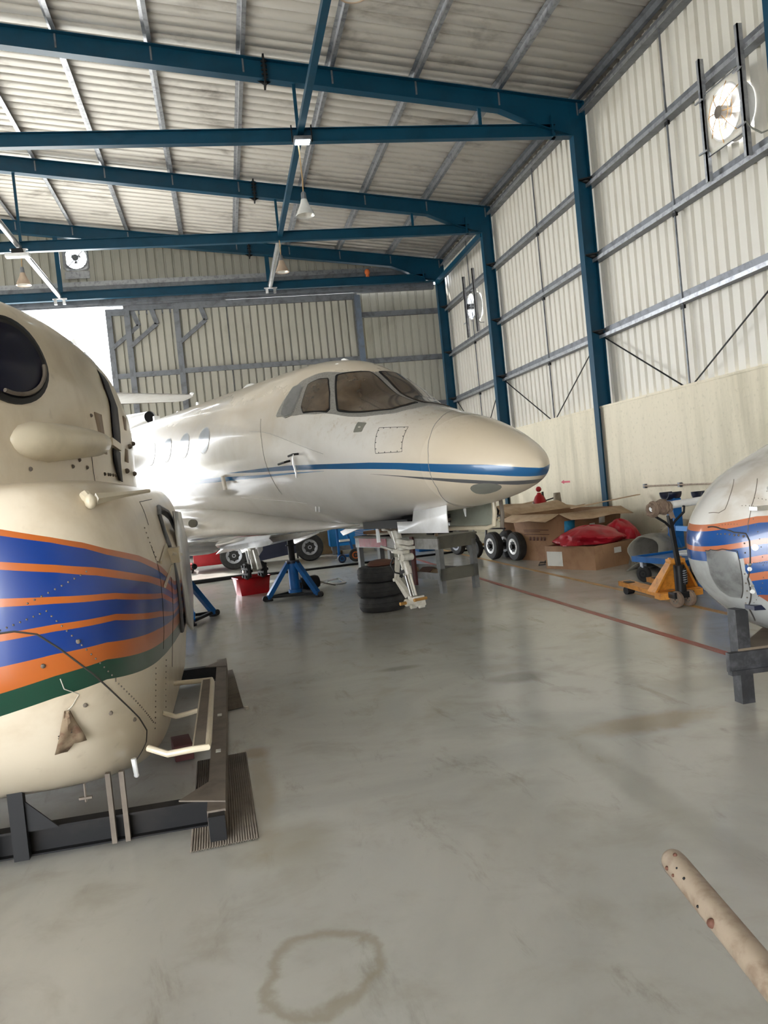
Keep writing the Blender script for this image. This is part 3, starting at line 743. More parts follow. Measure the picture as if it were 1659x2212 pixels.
# pitot tubes with ribbons
def pit(s, d, L, ribbon):
    base = JS(s, d); n = (JS(s, d, .05)-base).normalized()
    g = G().tube([base, base+n*.05, base+n*.07+Vector((.02, 0, 0)), base+n*.075+Vector((L, 0, -.01))], .011, 7); p = obj('pitot_probe', g, 'black', jet)
    if ribbon:
        q = base+n*.07+Vector((.02, 0, 0)); g = G()
        g.grid([[q+Vector((-.012+.0*k, 0, -k*.045))+n*(.012*math.sin(k)), q+Vector((.018, 0, -k*.045))+n*(.012*math.sin(k+.5))] for k in range(6)])
        obj('cover_ribbon', g, 'white', p, solid=.003, label='white hanging ribbon')
pit(2.30, 181.5, -.07, True); pit(2.47, 187.5, -.11, False)
g = G(); q = JS(4.0, 198, .01); g.grid([[q+Vector((-.05+.01*k, -.01, -k*.04)), q+Vector((.05+.012*k, -.01, -k*.04))] for k in range(5)])
obj('paper_tag', g, 'paper', jet, solid=.003)
for s in (2.44, 2.50):
    q = JS(s, 225, .0); g = G().tube([q, q+Vector((.03, -.02, -.05))], .006, 6); obj('drain_mast', g, 'white', jet)
# antennas on the spine
for s, hh in ((2.68, .02), (5.96, .05), (6.7, .09), (7.5, .06)):
    g = G(); z = fT(s); g.prism([(-s+.06, 0, z-.01), (-s-.08, 0, z-.01), (-s-.06, 0, z+hh), (-s-.01, 0, z+hh)], (0, .02, 0)); obj('antenna', g, 'white', jet, solid=.005)
g = G().sphere((-5.5, .28, 2.98), .19, 10, (1.6, .7, 1.25)); obj('blister_fairing', g, 'white', jet)
g = G().sphere((-5.28, .28, 3.08), .09, 8, (.7, .8, .9)); obj('blister_cap', g, 'tan', jet)
# dorsal intake and fin
g = G(); g.loft([[(x, r*math.cos(2*PI*j/20)*1.0, z0+r*math.sin(2*PI*j/20)) for j in range(20)] for x, r, z0 in ((-8.75, .10, 3.18), (-9.2, .13, 3.18), (-10, .17, 3.2), (-11, .18, 3.3), (-12, .1, 3.5))], (False, True))
obj('dorsal_intake', g, 'white', jet)
g = G().cyl((-8.8, 0, 3.18), (-8.9, 0, 3.18), .095, n=16); obj('intake_mouth', g, 'black', jet)
g = G().b2((-8.5, -.05, 3.04), (-8.42, .05, 3.16), .01); obj('antenna', g, 'white', jet)
def foil(g, le, te, th, m=9):
    """closed aerofoil ring from leading-edge to trailing-edge point"""
    le = Vector(le); te = Vector(te); up = Vector((0, 0, 1)); out = []
    for i in range(m):
        t = (i/(m-1))**1.6; out.append(le+(te-le)*t+up*th*2.6*(math.sqrt(t)*(1-t)))
    for i in range(m-2, 0, -1):
        t = (i/(m-1))**1.6; out.append(le+(te-le)*t-up*th*1.5*(math.sqrt(t)*(1-t)))
    return out
g = G()
def ffoil(x0, x1, z, th, m=9):
    out = []
    for i in range(m): t = i/(m-1); out.append(Vector((x0+(x1-x0)*t, th*2.2*math.sqrt(t)*(1-t), z)))
    for i in range(m-2, 0, -1): t = i/(m-1); out.append(Vector((x0+(x1-x0)*t, -th*2.2*math.sqrt(t)*(1-t), z)))
    return out
g.loft([ffoil(-10.2, -13.7, 2.9, .12), ffoil(-11.8, -14.4, 4.2, .1), ffoil(-12.7, -14.9, 5.3, .07)])
obj('tail_fin', g, 'white', jet)
for s, nm in ((1, 'tailplane'), (-1, 'tailplane')):
    g = G(); g.loft([foil(g, (-12.35, 0, 4.12), (-13.9, 0, 4.08), .07), foil(g, (-13.15, s*2.55, 4.16), (-14.0, s*2.55, 4.12), .045), foil(g, (-13.3, s*2.7, 4.16), (-13.95, s*2.7, 4.13), .02)])
    tp = obj(nm, g, 'white', jet)
    g = G().beam((-13.98, s*.2, 4.09), (-14.02, s*2.5, 4.13), .02, .03); obj('elevator_edge', g, 'duststeel', tp)
g = G().sphere((-13.2, 2.62, 4.19), .05, 7, (2, .8, .8)); obj('tip_horn', g, 'white', jet)
# engines
for s in (1, -1):
    g = G().lathe([(.36, 0), (.40, .12), (.43, .6), (.43, 1.4), (.36, 2.1), (.26, 2.5)], (-8.95, s*1.5, 2.62), (-1, 0, 0), 26, (False, True)); e = obj('engine_nacelle', g, 'white', jet)
    g = G().cyl((-9.0, s*1.5, 2.62), (-9.1, s*1.5, 2.62), .36, n=20); obj('fan_face', g, 'black', e)
    g = G().b2((-11, min(s*.7, s*1.15), 2.56), (-9.7, max(s*.7, s*1.15), 2.68)); obj('pylon', g, 'white', e)
# wings
for s in (1, -1):
    g = G(); g.loft([foil(g, (-5.55, s*.4, 1.03), (-8.95, s*.4, .96), .13), foil(g, (-5.85, s*1.0, 1.05), (-8.98, s*1.0, .98), .12), foil(g, (-9.2, s*7.2, 1.40), (-10.6, s*7.2, 1.38), .055), foil(g, (-9.6, s*7.8, 1.43), (-10.65, s*7.8, 1.41), .02)])
    wg = obj('wing', g, 'white', jet)
    g = G()
    g.loft([foil(g, (-8.7, s*1.15, .93), (-9.35, s*1.15, .72), .03), foil(g, (-9.3, s*4.1, 1.08), (-9.85, s*4.1, .88), .025)]); obj('flap', g, 'white', wg)
    for y in (1.6, 2.7, 3.8):
        g = G().prism([(-8.4, s*y, .95+.03*y), (-9.3, s*y, .72+.03*y), (-9.2, s*y, .64+.03*y), (-8.3, s*y, .84+.03*y)], (0, .05, 0)); obj('flap_track', g, 'white', wg)
# belly wing fairing
g = G(); R = []
for x, hw_, up, dn, zc_ in ((-2.62, .05, .02, .02, 1.28), (-2.8, .40, .07, .03, 1.275), (-3.3, .76, .13, .05, 1.28), (-4.2, .92, .25, .10, 1.30), (-5.2, 1.0, .36, .18, 1.30), (-6.5, 1.06, .42, .28, 1.28), (-8.2, 1.07, .44, .34, 1.27), (-9.8, .98, .35, .30, 1.28), (-11.2, .6, .2, .12, 1.45), (-11.8, .2, .06, .05, 1.6)):
    ring = []
    for j in range(36):
        t = 2*PI*j/36; c, q = math.cos(t), math.sin(t)
        ring.append((x, hw_*math.copysign(abs(c)**.8, c), zc_+(up if q > 0 else dn)*math.copysign(abs(q)**.8, q)))
    R.append(ring)
g.loft(R); wf = obj('wing_fairing', g, 'jet', jet, ang=60)
g = G().cyl((-4.85, -.99, 1.43), (-4.80, -1.03, 1.43), .05, n=16); obj('fairing_port', g, 'greypaint', wf, label='round grey port')
g = G().cyl((-5.35, -.95, 1.28), (-5.25, -1.16, 1.28), .10, .11, n=18); obj('cooling_duct', g, 'greypaint', wf)
# belly lamp housing and thin silver strip along the keel
g = G().b2((-3.82, -.28, 1.27), (-3.58, -.16, 1.34), .02); obj('belly_light', g, 'white', jet)
g = G().sphere((-3.97, -.12, 1.275), .1, 8, (4.6, 1.6, .55)); obj('light_fairing', g, 'white', jet)
g = G().tube([(-4.1, -.02, 1.27), (-3.0, -.02, 1.262), (-2.24, -.02, 1.25)], .032, 10); obj('keel_strip', g, 'silver', jet)
g = G().sphere((-3.7, -.2, 1.245), .03, 6, (1, 1, 1.6)); obj('drain_mast', g, 'white', jet)
# ventral equipment: rear fairing and lowered flap box
g = G().b2((-9.6, -.55, .82), (-8.3, .6, 1.0), .06); obj('ventral_fairing', g, 'white', jet)
g = G().beam((-5.6, -.75, 1.12), (-5.6, -.75, .86), .02, .03); g.sphere((-5.6, -.75, .85), .04, 6); obj('blade_antenna', g, 'black', jet)
# nose gear bay doors
g = G(); P = [(-1.60, -.30, 1.305), (-1.36, -.30, 1.305), (-1.33, -.30, 1.40), (-.885, -.27, 1.50), (-.878, -.29, 1.36), (-.855, -.31, 1.197), (-1.555, -.33, 1.20)]
g.poly(P); obj('nose_gear_door', g, 'white', jet, solid=.014, label='white door hanging open')
g = G()
rows = []
for i in range(11):
    u = i/10; row = []
    for j in range(9):
        v = j/8; x = -1.62+u*.70; z = 1.42-.235*v; b = .05*math.exp(-((u-.52)**2/.05+(v-.4)**2/.08))
        row.append((x, .30+b, z))
    rows.append(row)
g.grid(rows); nd = obj('nose_gear_door', g, 'innergrey', jet, solid=.012, label='grey inner face of far door')
g = G().tube([(-.915, .29, 1.45), (-.905, .29, 1.32), (-.93, .29, 1.20), (-1.02, .29, 1.177), (-1.62, .29, 1.177)], .022, 10); obj('door_rim', g, 'cream', nd)
g = G().tube([(-.86, .33, 1.46), (-.85, .33, 1.3), (-.87, .33, 1.17)], .018, 8); obj('door_edge', g, 'duststeel', nd)
g = G().cyl((-1.10, .1, 1.42), (-1.09, .1, 1.30), .022, .005, n=8); obj('locking_spigot', g, 'white', jet)
g = G().b2((-2.25, -.26, 1.24), (-1.5, .26, 1.32)); obj('gear_bay', g, 'black', jet)
g = G()
for k in range(5): g.tube([(-2.2+.14*k, -.2, 1.27), (-2.15+.14*k, -.1, 1.22-.01*(k % 3)), (-2.05+.14*k, .1, 1.24), (-1.98+.14*k, .2, 1.28)], .012, 6)
obj('bay_piping', g, 'duststeel', jet)
# nose gear ------------------------------------------------------------------
def npt(z, dx=0, dy=0):
    t = (1.3-z)/.8; return Vector((-2.10+.25*t+dx, dy, z))
g = G(); g.b2((-2.15, -.12, 1.20), (-2.02, .12, 1.30), .02); g.cyl(npt(1.28), npt(1.02), .046, .044, n=18); g.beam(npt(1.22, -.1), npt(1.05, -.0), .05, .04)
ng = obj('nose_gear_leg', g, 'gearwhite', jet)
g = G(); g.cyl(npt(1.04), npt(.80), .043, n=18); g.cyl(npt(.83), npt(.755), .052, .048, n=18); g.cyl(npt(1.06), npt(1.02), .055, n=18); g.cyl(npt(.93), npt(.91), .055, n=18)
obj('outer_cylinder', g, 'gearwhite', ng)
g = G(); g.box(npt(1.085, .10), (.20, .08, .05), Matrix.Rotation(.12, 3, 'Y'), .008); g.box(npt(1.035, .10), (.20, .08, .03), Matrix.Rotation(.12, 3, 'Y'), .006); g.box(npt(.985, -.02), (.20, .09, .045), Matrix.Rotation(.1, 3, 'Y'), .01)
g.cyl(npt(.93, .07, -.06), npt(.93, .07, .06), .035, n=14); obj('steering_block', g, 'gearwhite', ng)
g = G(); g.cyl(npt(.995, -.13), npt(1.03, -.32), .02, .012, n=10); g.cyl(npt(1.0, -.08, -.04), npt(1.04, -.27, -.04), .012, n=8); obj('steering_ram', g, 'silver', ng)
g = G().cyl(npt(.76), npt(.545), .034, n=20); obj('chrome_piston', g, 'chrome', ng, label='polished chrome piston')
g = G().beam(npt(.805, .0, -.062), npt(.772, .0, -.062), .004, .0+.075, (1, 0, 0)); obj('data_plate', g, 'black', ng)
g = G(); g.beam(npt(.93, -.09), npt(.705, -.215), .045, .028, (1, 0, 0)); g.cyl(npt(.70, -.215, -.04), npt(.70, -.215, .04), .018, n=10)
obj('upper_torque_link', g, 'gearwhite', ng)
g = G(); a = npt(.70, -.215); b = npt(.53, -.085)
g.prism([a+Vector((-.015, -.025, 0)), a+Vector((.02, -.025, .01)), b+Vector((.03, -.025, .02)), b+Vector((-.035, -.025, -.01))], (0, .05, 0)); obj('lower_torque_link', g, 'gearwhite', ng)
g = G().tube([npt(.93, -.09, -.05), npt(.86, -.16, -.06), npt(.78, -.13, -.06), npt(.77, -.06, -.05)], .009, 6); obj('brake_hose', g, 'black', ng)
g = G(); g.box(npt(.505), (.13, .09, .075), Matrix.Rotation(.15, 3, 'Y'), .015); g.cyl(npt(.485, -.07, -.07), npt(.485, -.07, .07), .036, n=16); g.box(npt(.50, .07), (.05, .11, .10), Matrix.Rotation(-.2, 3, 'Y'), .01); g.cyl(npt(.455, .08, -.03), npt(.455, .08, .03), .02, n=10); g.cyl(npt(.44, -.06, -.03), npt(.44, -.06, .03), .022, n=10)
obj('axle_fork', g, 'gearwhite', ng)
for dx, z in ((-.07, .485), (.09, .52)):
    g = G().cyl(npt(z, dx, -.14 if dx < 0 else -.075), npt(z, dx, .14 if dx < 0 else .075), .017, n=12); obj('axle', g, 'copper', ng)
g = G().cyl(npt(1.28, -.12, -.12), npt(1.09, -.17, -.12), .016, .022, n=8); obj('uplock_arm', g, 'white', ng)
# main gear ------------------------------------------------------------------
for s in (1, -1):
    y = 1.4*s
    g = G(); g.cyl((-8.45, y, 1.0), (-8.38, y, .62), .055, n=14); g.cyl((-8.38, y, .64), (-8.33, y, .42), .042, n=14); g.b2((-8.56, y-.05, .76), (-8.3, y+.05, .95), .02); g.beam((-8.25, y, .78), (-8.12, y, .45), .07, .05, (1, 0, 0)); mg = obj('main_gear_leg', g, 'gearwhite', jet)
    g = G().cyl((-8.42, y-.08, .76), (-8.35, y-.08, .5), .022, n=10); obj('damper', g, 'white', mg)
    g = G().cyl((-8.3, y-.24, .43), (-8.3, y+.24, .43), .03, n=10); obj('axle', g, 'gearwhite', mg)
    for dy in (-.17, .13):
        g = G().lathe([(.05, -.04), (.13, -.035), (.15, 0), (.13, .035), (.05, .04)], (-8.3, y+dy, .43), (0, 1, 0), 18)
        for k in range(6):
            a = 2*PI*k/6; g.cyl((-8.3+.1*math.cos(a), y+dy-.06, .43+.1*math.sin(a)), (-8.3+.1*math.cos(a), y+dy+.06, .43+.1*math.sin(a)), .025, n=8)
        obj('brake_pack', g, 'blacksteel', mg)
    g = G().poly([(-8.75, y+.18*s, 1.0), (-8.3, y+.2*s, 1.0), (-8.35, y+.2*s, .75), (-8.55, y+.19*s, .62), (-8.72, y+.18*s, .8)]); obj('main_gear_door', g, 'white', mg, solid=.012)

# ------------------------------------------------------------------ left helicopter
HX, HY = -1.62, 6.3
def interp(xs, ys, x):
    if x <= xs[0]: return ys[0]
    for i in range(len(xs)-1):
        if x <= xs[i+1]: return ys[i]+(ys[i+1]-ys[i])*(x-xs[i])/(xs[i+1]-xs[i])
    return ys[-1]
zl_ = [.36,.40,.5,.65,.85,1.05,1.3,1.5,1.65,1.75,1.80]; zl_ = [z-.082*(1-i/10) for i, z in enumerate(zl_)]
fa = pchip(zl_, [1.117,1.121,1.131,1.148,1.176,1.204,1.215,1.173,1.141,1.095,1.047])
fb = pchip(zl_, [1.9,2.055,2.24,2.409,2.521,2.574,2.582,2.562,2.532,2.498,2.462])
zu_ = [1.80,1.95,2.15,2.35,2.5,2.62,2.72,2.80]; zu_ = [z+.075*i/7 for i, z in enumerate(zu_)]
au_ = [.916,.908,.917,.906,.862,.823,.754,.566]
ga = pchip(zu_, au_); gb = pchip(zu_, [2.6-.8*(1-a) for a in au_])
def body(z, deg, off=0., upper=False):
    z = min(max(z, (zu_ if upper else zl_)[0]), (zu_ if upper else zl_)[-1])
    A, B, n = (ga(z), gb(z), 2.5) if upper else (fa(z), fb(z), 6.)
    def q(t):
        c, s = math.cos(t), math.sin(t)
        return Vector((HX+A*math.copysign(abs(c)**(2/n), c), HY+B*math.copysign(abs(s)**(2/n), s), z))
    t = R_(deg); P = q(t)
    if off:
        d = q(t+.004)-q(t-.004); nn = Vector((d.y, -d.x, 0)).normalized(); P = P+nn*off
    return P
def on_body(x, y, z, off=0., upper=False):
    """point of the hull at height z in the direction of (x, y)"""
    A, B, n = (ga(z), gb(z), 2.5) if upper else (fa(z), fb(z), 6.)
    dx, dy = x-HX, y-HY
    k = (abs(dx/A)**n+abs(dy/B)**n)**(-1/n)
    P = Vector((HX+dx*k, HY+dy*k, z))
    nx = math.copysign(abs(dx*k/A)**(n-1)/A, dx); ny = math.copysign(abs(dy*k/B)**(n-1)/B, dy)
    nn = Vector((nx, ny, 0)).normalized()
    return P+nn*off
def heli_mat():
    m, nt, bs = new_mat('helicopter_paint')
    c = coords(nt); sp = nt.nodes.new('ShaderNodeSeparateXYZ'); lk(nt, c, sp.inputs[0])
    x = mth(nt, 'ADD', sp.outputs[0], HX); y = mth(nt, 'ADD', sp.outputs[1], HY); z = sp.outputs[2]
    t = mth(nt, 'ADD', x, mth(nt, 'MULTIPLY', mth(nt, 'MAXIMUM', mth(nt, 'ADD', y, -3.9), 0.), .4))
    def T(pts): return [(X+.4*max(Y-3.9, 0), Z) for X, Y, Z in pts]
    B = [
     [(-.974,3.78,1.63),(-.777,3.825,1.571),(-.579,4.016,1.487),(-.474,4.372,1.419),(-.421,4.892,1.32),(-.41,5.691,1.152),(-.41,7.5,1.0)],
     [(-.975,3.775,1.602),(-.779,3.818,1.548),(-.579,4.0,1.46),(-.474,4.333,1.391),(-.418,4.806,1.292),(-.41,5.69,1.125),(-.41,7.5,.98)],
     [(-.978,3.753,1.49),(-.768,3.801,1.449),(-.582,3.97,1.396),(-.445,4.427,1.307),(-.41,5.118,1.205),(-.41,5.69,1.09),(-.41,7.5,.95)],
     [(-.984,3.747,1.457),(-.768,3.795,1.416),(-.583,3.953,1.36),(-.444,4.378,1.277),(-.412,5.072,1.165),(-.41,5.69,1.06),(-.41,7.5,.93)],
     [(-.993,3.733,1.335),(-.777,3.775,1.312),(-.553,3.974,1.279),(-.417,4.806,1.17),(-.413,5.588,1.04),(-.41,7.5,.9)],
     [(-.995,3.729,1.299),(-.779,3.77,1.282),(-.555,3.967,1.251),(-.419,4.787,1.144),(-.415,5.589,1.01),(-.41,7.5,.88)],
     [(-1.006,3.728,1.185),(-.789,3.767,1.193),(-.56,3.964,1.183),(-.427,4.648,1.089),(-.42,5.549,.965),(-.41,7.5,.86)],
     [(-1.013,3.728,1.152),(-.793,3.767,1.162),(-.565,3.959,1.155),(-.429,4.64,1.058),(-.425,5.552,.944),(-.41,7.5,.84)],
     [(-1.022,3.731,1.043),(-.802,3.768,1.063),(-.607,3.903,1.065),(-.438,4.531,1.005),(-.429,5.596,.916),(-.441,6.776,.827)],
     [(-1.041,3.753,.926),(-.814,3.778,.967),(-.615,3.906,.987),(-.445,4.642,.911),(-.443,5.862,.807),(-.454,7.216,.73)],
     [(-1.061,3.778,.822),(-.83,3.801,.867),(-.627,3.926,.893),(-.453,4.764,.812),(-.455,5.87,.718),(-.472,7.485,.613)]]
    n1 = noise(nt, 2., 5, c, .3, .6); n2 = noise(nt, 9, 4, c, .2)
    cream = mixc(nt, ss(nt, n1, .4, .72), (.76,.66,.51), (.65,.54,.39))
    cream = mixc(nt, mth(nt, 'MULTIPLY', ss(nt, n2, .62, .75), .3), cream, (.45,.36,.25))
    O_, Bl, Gr = (.47,.115,.016), (.003,.036,.22), (.005,.05,.028)
    cols = [O_, Bl, O_, Bl, O_, Bl, O_, Bl, O_, Gr, None]
    col = cream
    for b, cc in zip(B, cols):
        f = mth(nt, 'LESS_THAN', z, lerp_curve(nt, t, T(b), -1.6, 1.2, .5, 1.8))
        col = mixc(nt, f, col, cc if cc else cream)
    lk(nt, col, bs.inputs['Base Color']); bs.inputs['Roughness'].default_value = .3
    bs.inputs['Coat Weight'].default_value = .35; bs.inputs['Coat Roughness'].default_value = .12
    return m
M['heli'] = heli_mat()
heli = thing('helicopter', 'cream helicopter with blue, orange and green stripes standing on a low steel frame', 'helicopter', (HX, HY, 0))
def hl(p): return Vector(p)-Vector((HX, HY, 0))
N = 180
ang_ = [-180+360*j/N for j in range(N)]
def lower_ring(z): return [hl(body(z, a)) for a in ang_]
g = G(); zs = [zl_[0]+(zl_[-1]-zl_[0])*i/44 for i in range(45)]
bot = [hl(p) for p in [Vector((HX+(body(zl_[0], a)-Vector((HX, HY, 0))).x*.0*0+.93*(body(zl_[0], a).x-HX), HY+.95*(body(zl_[0], a).y-HY), zl_[0]-.035)) for a in ang_]]
topr = [Vector((p.x*.9, p.y*.93, 1.835)) for p in lower_ring(1.80)]
g.loft([bot]+[lower_ring(z) for z in zs]+[topr]); obj('lower_fuselage', g, 'heli', heli, ang=50)
g = G(); zs = [zu_[0]+(zu_[-1]-zu_[0])*i/30 for i in range(31)]
tp_ = [Vector((p.x*.6, p.y*.75, zu_[-1]+.03)) for p in [hl(body(zu_[-1], a, upper=True)) for a in ang_]]
g.loft([[hl(body(z, a, upper=True)) for a in ang_] for z in zs]+[tp_]); obj('engine_cowling', g, 'heli', heli, ang=50)
def HB(u, v, off=0.): # u = Y-like direction parameter handled through on_body; v = z
    return on_body(u[0], u[1], v, off)
# seams
def hseam(pts, r=.004, name='panel_seam', m_='darkplastic', upper=False, off=.0):
    Q = []
    for a, b in zip(pts[:-1], pts[1:]):
        for k in range(5):
            q = [a[i]+(b[i]-a[i])*k/5 for i in range(3)]; Q.append(hl(on_body(q[0], q[1], q[2], off, upper)))
    Q.append(hl(on_body(*pts[-1], off, upper)))
    return obj(name, G().tube(Q, r, 5), m_, heli)
SEAM = [(-1.12,3.72,1.16),(-1.006,3.728,1.188),(-.95,3.733,1.188),(-.864,3.747,1.162),(-.782,3.774,1.081),(-.674,3.861,.939),(-.594,4.035,.768),(-.549,4.271,.611),(-.537,4.44,.497),(-.55,4.48,.425),(-.62,4.43,.33)]
hseam(SEAM, .0045)
hseam([(-1.2,4.0,1.83),(-.9,4.2,1.83),(-.8,4.6,1.83),(-.75,5.3,1.83),(-.72,6.3,1.83)], .005, upper=True)
hseam([(-.42,4.75,1.45),(-.42,4.78,1.1),(-.43,4.8,.85)], .0025); hseam([(-.42,5.45,1.2),(-.43,5.5,.8),(-.45,5.55,.6)], .003)
hseam([(-.5,5.0,1.70),(-.5,5.9,1.72)], .0025); hseam([(-.5,5.0,1.70),(-.5,5.0,1.56)], .0025)
hseam([(-.76,5.13,1.83),(-.76,5.13,2.1)], .003, upper=True)
rv = G()
def rivets(a, b, n, r=.005, upper=False):
    for k in range(n):
        q = [a[i]+(b[i]-a[i])*k/(n-1) for i in range(3)]; rv.sphere(hl(on_body(*q, .001, upper)), r, 3)
for a, b, n in [((-.817,3.756,1.256),(-.6,3.979,.88),16),((-.6,3.979,.87),(-.518,4.567,.504),20),((-1.005,3.727,1.20),(-.817,3.756,1.256),8),((-.887,3.744,1.30),(-.652,3.861,1.40),10),((-.45,4.5,.8),(-.46,4.55,.45),12),((-.45,5.0,.75),(-.47,5.05,.42),10),((-.43,4.7,1.55),(-.42,4.8,1.35),8)]: rivets(a, b, n)
for q in [(-.62,3.95,.72),(-.72,3.86,.80),(-.56,4.2,.62),(-.86,3.77,1.02),(-.72,3.83,1.10)]: rv.sphere(hl(on_body(*q, .002)), .011, 4)
obj('rivets', rv, 'duststeel', heli)
rv = G()
for q in [(-.93,4.3,1.91),(-.8,4.75,1.93),(-.77,5.0,1.93),(-.75,5.4,1.90),(-.74,5.5,1.90),(-.8,4.9,1.97),(-.76,5.2,2.25)]: rv.sphere(hl(on_body(*q, .002, True)), .012, 4)
for k in range(4): rv.sphere(hl(on_body(-.73, 5.55+.1*k, 1.9, .003, True)), .011, 4)
obj('rivets', rv, 'duststeel', heli)
# round intake
ci = on_body(-.978, 4.314, 2.46, 0, True); cn = (on_body(-.978, 4.314, 2.46, .1, True)-ci).normalized()
def ell(c, n_, a, b, off, N=36, tilt=0.):
    z = Vector((0, 0, 1)); x = z.cross(n_).normalized(); up = n_.cross(x)
    return [hl(on_body(q.x, q.y, q.z, off, True)) for q in [c+x*a*math.cos(2*PI*k/N)+up*b*math.sin(2*PI*k/N) for k in range(N)]]
g = G(); g.loft([ell(ci, cn, .315, .235, -.02), ell(ci, cn, .312, .232, .014), ell(ci, cn, .285, .205, .018), ell(ci, cn, .27, .19, .008)], (False, False)); it = obj('intake_rim', g, 'black', heli)
g = G(); g.loft([ell(ci, cn, .286*k/8, .207*k/8, .009) for k in (8, 7, 6, 5, 4, 3, 2, 1, .1)], (False, True)); obj('intake_duct', g, 'blackglass', it, label='dark blue black round intake')
g = G(); g.tube([p for p in ell(ci, cn, .262, .183, .02)][25:36]+[ell(ci, cn, .262, .183, .02)[0]], .011, 6); obj('inner_lip', g, 'duststeel', it)
# teardrop fairing
g = G(); R = []
pts = [(-.99,4.21,2.055,.012,.006),(-.98,4.235,2.055,.045,.025),(-.965,4.27,2.055,.072,.05),(-.93,4.35,2.055,.096,.085),(-.88,4.5,2.05,.106,.115),(-.82,4.75,2.06,.096,.13),(-.775,5.0,2.07,.084,.125),(-.755,5.18,2.075,.076,.11),(-.752,5.21,2.075,.07,.085),(-.75,5.225,2.075,.055,.04)]
for i, (x, y, z, hz, ho) in enumerate(pts):
    c0 = on_body(x, y, z, -.02, True); n_ = (on_body(x, y, z, .1, True)-c0).normalized()
    R.append([hl(c0+Vector((0, 0, 1))*hz*math.sin(a)+n_*((ho+.02)*math.copysign(abs(math.cos(a))**.8, math.cos(a)) if math.cos(a) > 0 else .0)) for a in [2*PI*k/24 for k in range(24)]])
g.loft(R); obj('teardrop_fairing', g, 'cream', heli, ang=60)
# cowling gap with mesh grille, tape strips, rear cowl step
def upatch(pts, m_, name, off=.006, label=None):
    g = G(); V = [hl(on_body(*p, off, True)) for p in pts]; n = len(V)//2
    g.grid([[V[i], V[len(V)-1-i]] for i in range(n)]); return obj(name, g, m_, heli, solid=.006, label=label)
upatch([(-.85,6.05,2.80),(-.75,5.95,2.6),(-.735,5.85,2.4),(-.72,5.75,2.22),(-.72,5.73,2.10),(-.70,6.0,2.08),(-.71,6.05,2.22),(-.72,6.15,2.4),(-.74,6.25,2.6),(-.84,6.5,2.80)], 'mesh', 'mesh_grille', .012, 'dark mesh strip across the cowling')
upatch([(-.72,5.70,2.08),(-.72,5.70,2.0),(-.71,5.8,1.87),(-.71,5.95,1.86),(-.70,5.97,2.0),(-.70,5.98,2.07)], 'black', 'cowling_gap', .01)
upatch([(-.748,5.28,2.28),(-.74,5.36,2.03),(-.735,5.52,2.03),(-.738,5.46,2.28)], 'tan', 'tape_strip', .004, 'tan tape strip')
upatch([(-.70,6.5,2.38),(-.70,6.3,2.02),(-.69,6.5,2.02),(-.69,6.7,2.38)], 'tan', 'tape_strip', .004, 'tan tape strip')
for q in [(-.7,6.6,2.15),(-.7,6.9,1.95),(-.71,6.3,1.95),(-.7,7.0,2.2)]:
    g = G().sphere(hl(on_body(*q, .01, True)), .02, 5); obj('latch', g, 'duststeel', heli)
g = G().beam(hl(on_body(-.72,5.62,2.12,.01,True)), hl(on_body(-.71,5.95,2.10,.01,True)), .03, .05); obj('latch_plate', g, 'cream', heli)
# pitot on the shoulder
a = on_body(-.66,4.07,1.745,.0); g = G()
g.tube([hl(a+Vector((.0, -.01, .0))), hl(a+Vector((.03, -.05, -.03)))], [.03, .022], 8); g.sphere(hl(a+Vector((.03, -.05, -.03))), .028, 6, (1, 1.3, 1.3))
g.loft([[hl(Vector((-.60+.18*t+dx*w_, 4.02+.75*t, 1.725+.03*t+dz*w_))) for dx, dz in ((-.012, 0), (0, .028), (.012, 0), (0, -.028))] for t, w_ in ((0, 1), (.25, .7), (.5, .5), (1, .35))])
obj('pitot_mount', g, 'cream', heli)
# door opening on the side
def spatch(pts, m_, name, off, label=None, solid=.01):
    g = G(); V = [hl(on_body(*p, off)) for p in pts]; c = sum(V, Vector())/len(V)
    n = len(V)
    for i in range(n): g.poly([V[i], V[(i+1) % n], c])
    return obj(name, g, m_, heli, solid=solid, label=label)
DR = [(-.4,5.70,1.60),(-.4,5.95,1.66),(-.4,6.6,1.62),(-.4,7.3,1.4),(-.4,7.6,1.0),(-.4,7.3,.72),(-.4,6.6,.68),(-.4,6.25,.85),(-.4,5.9,1.12),(-.4,5.72,1.4)]
rim = spatch(DR, 'void', 'door_opening', .004, 'dark open side doorway')
g = G().tube([hl(on_body(*p, .008)) for p in DR], .018, 8, True); obj('door_frame', g, 'galvdark', heli)
g = G()
V = [(-.40,6.25,1.62),(-.38,7.0,1.6),(-.35,7.6,1.3),(-.34,7.6,.85),(-.36,7.0,.6),(-.40,6.4,.75)]
V = [hl(Vector((-.402, y+.1, z))) for x, y, z in V]; c = sum(V, Vector())/len(V)+Vector((.004, 0, 0))
for i in range(len(V)): g.poly([V[i], V[(i+1) % len(V)], c])
obj('sliding_door', g, 'silver', heli, solid=.02)
g = G().tube([hl((-.385,5.35,1.36)), hl((-.37,5.7,1.33)), hl((-.36,5.95,1.31))], .014, 6); g.b2(hl((-.42,5.6,1.28)), hl((-.35,5.75,1.38))); obj('door_hinge', g, 'cream', heli)
for z in (1.36, 1.22):
    g = G().beam(hl(on_body(-.4,4.85,z-.02,.01)), hl(on_body(-.4,5.5,z+.05,.01)), .01, .016); obj('hinge_fairing', g, 'cream', heli)
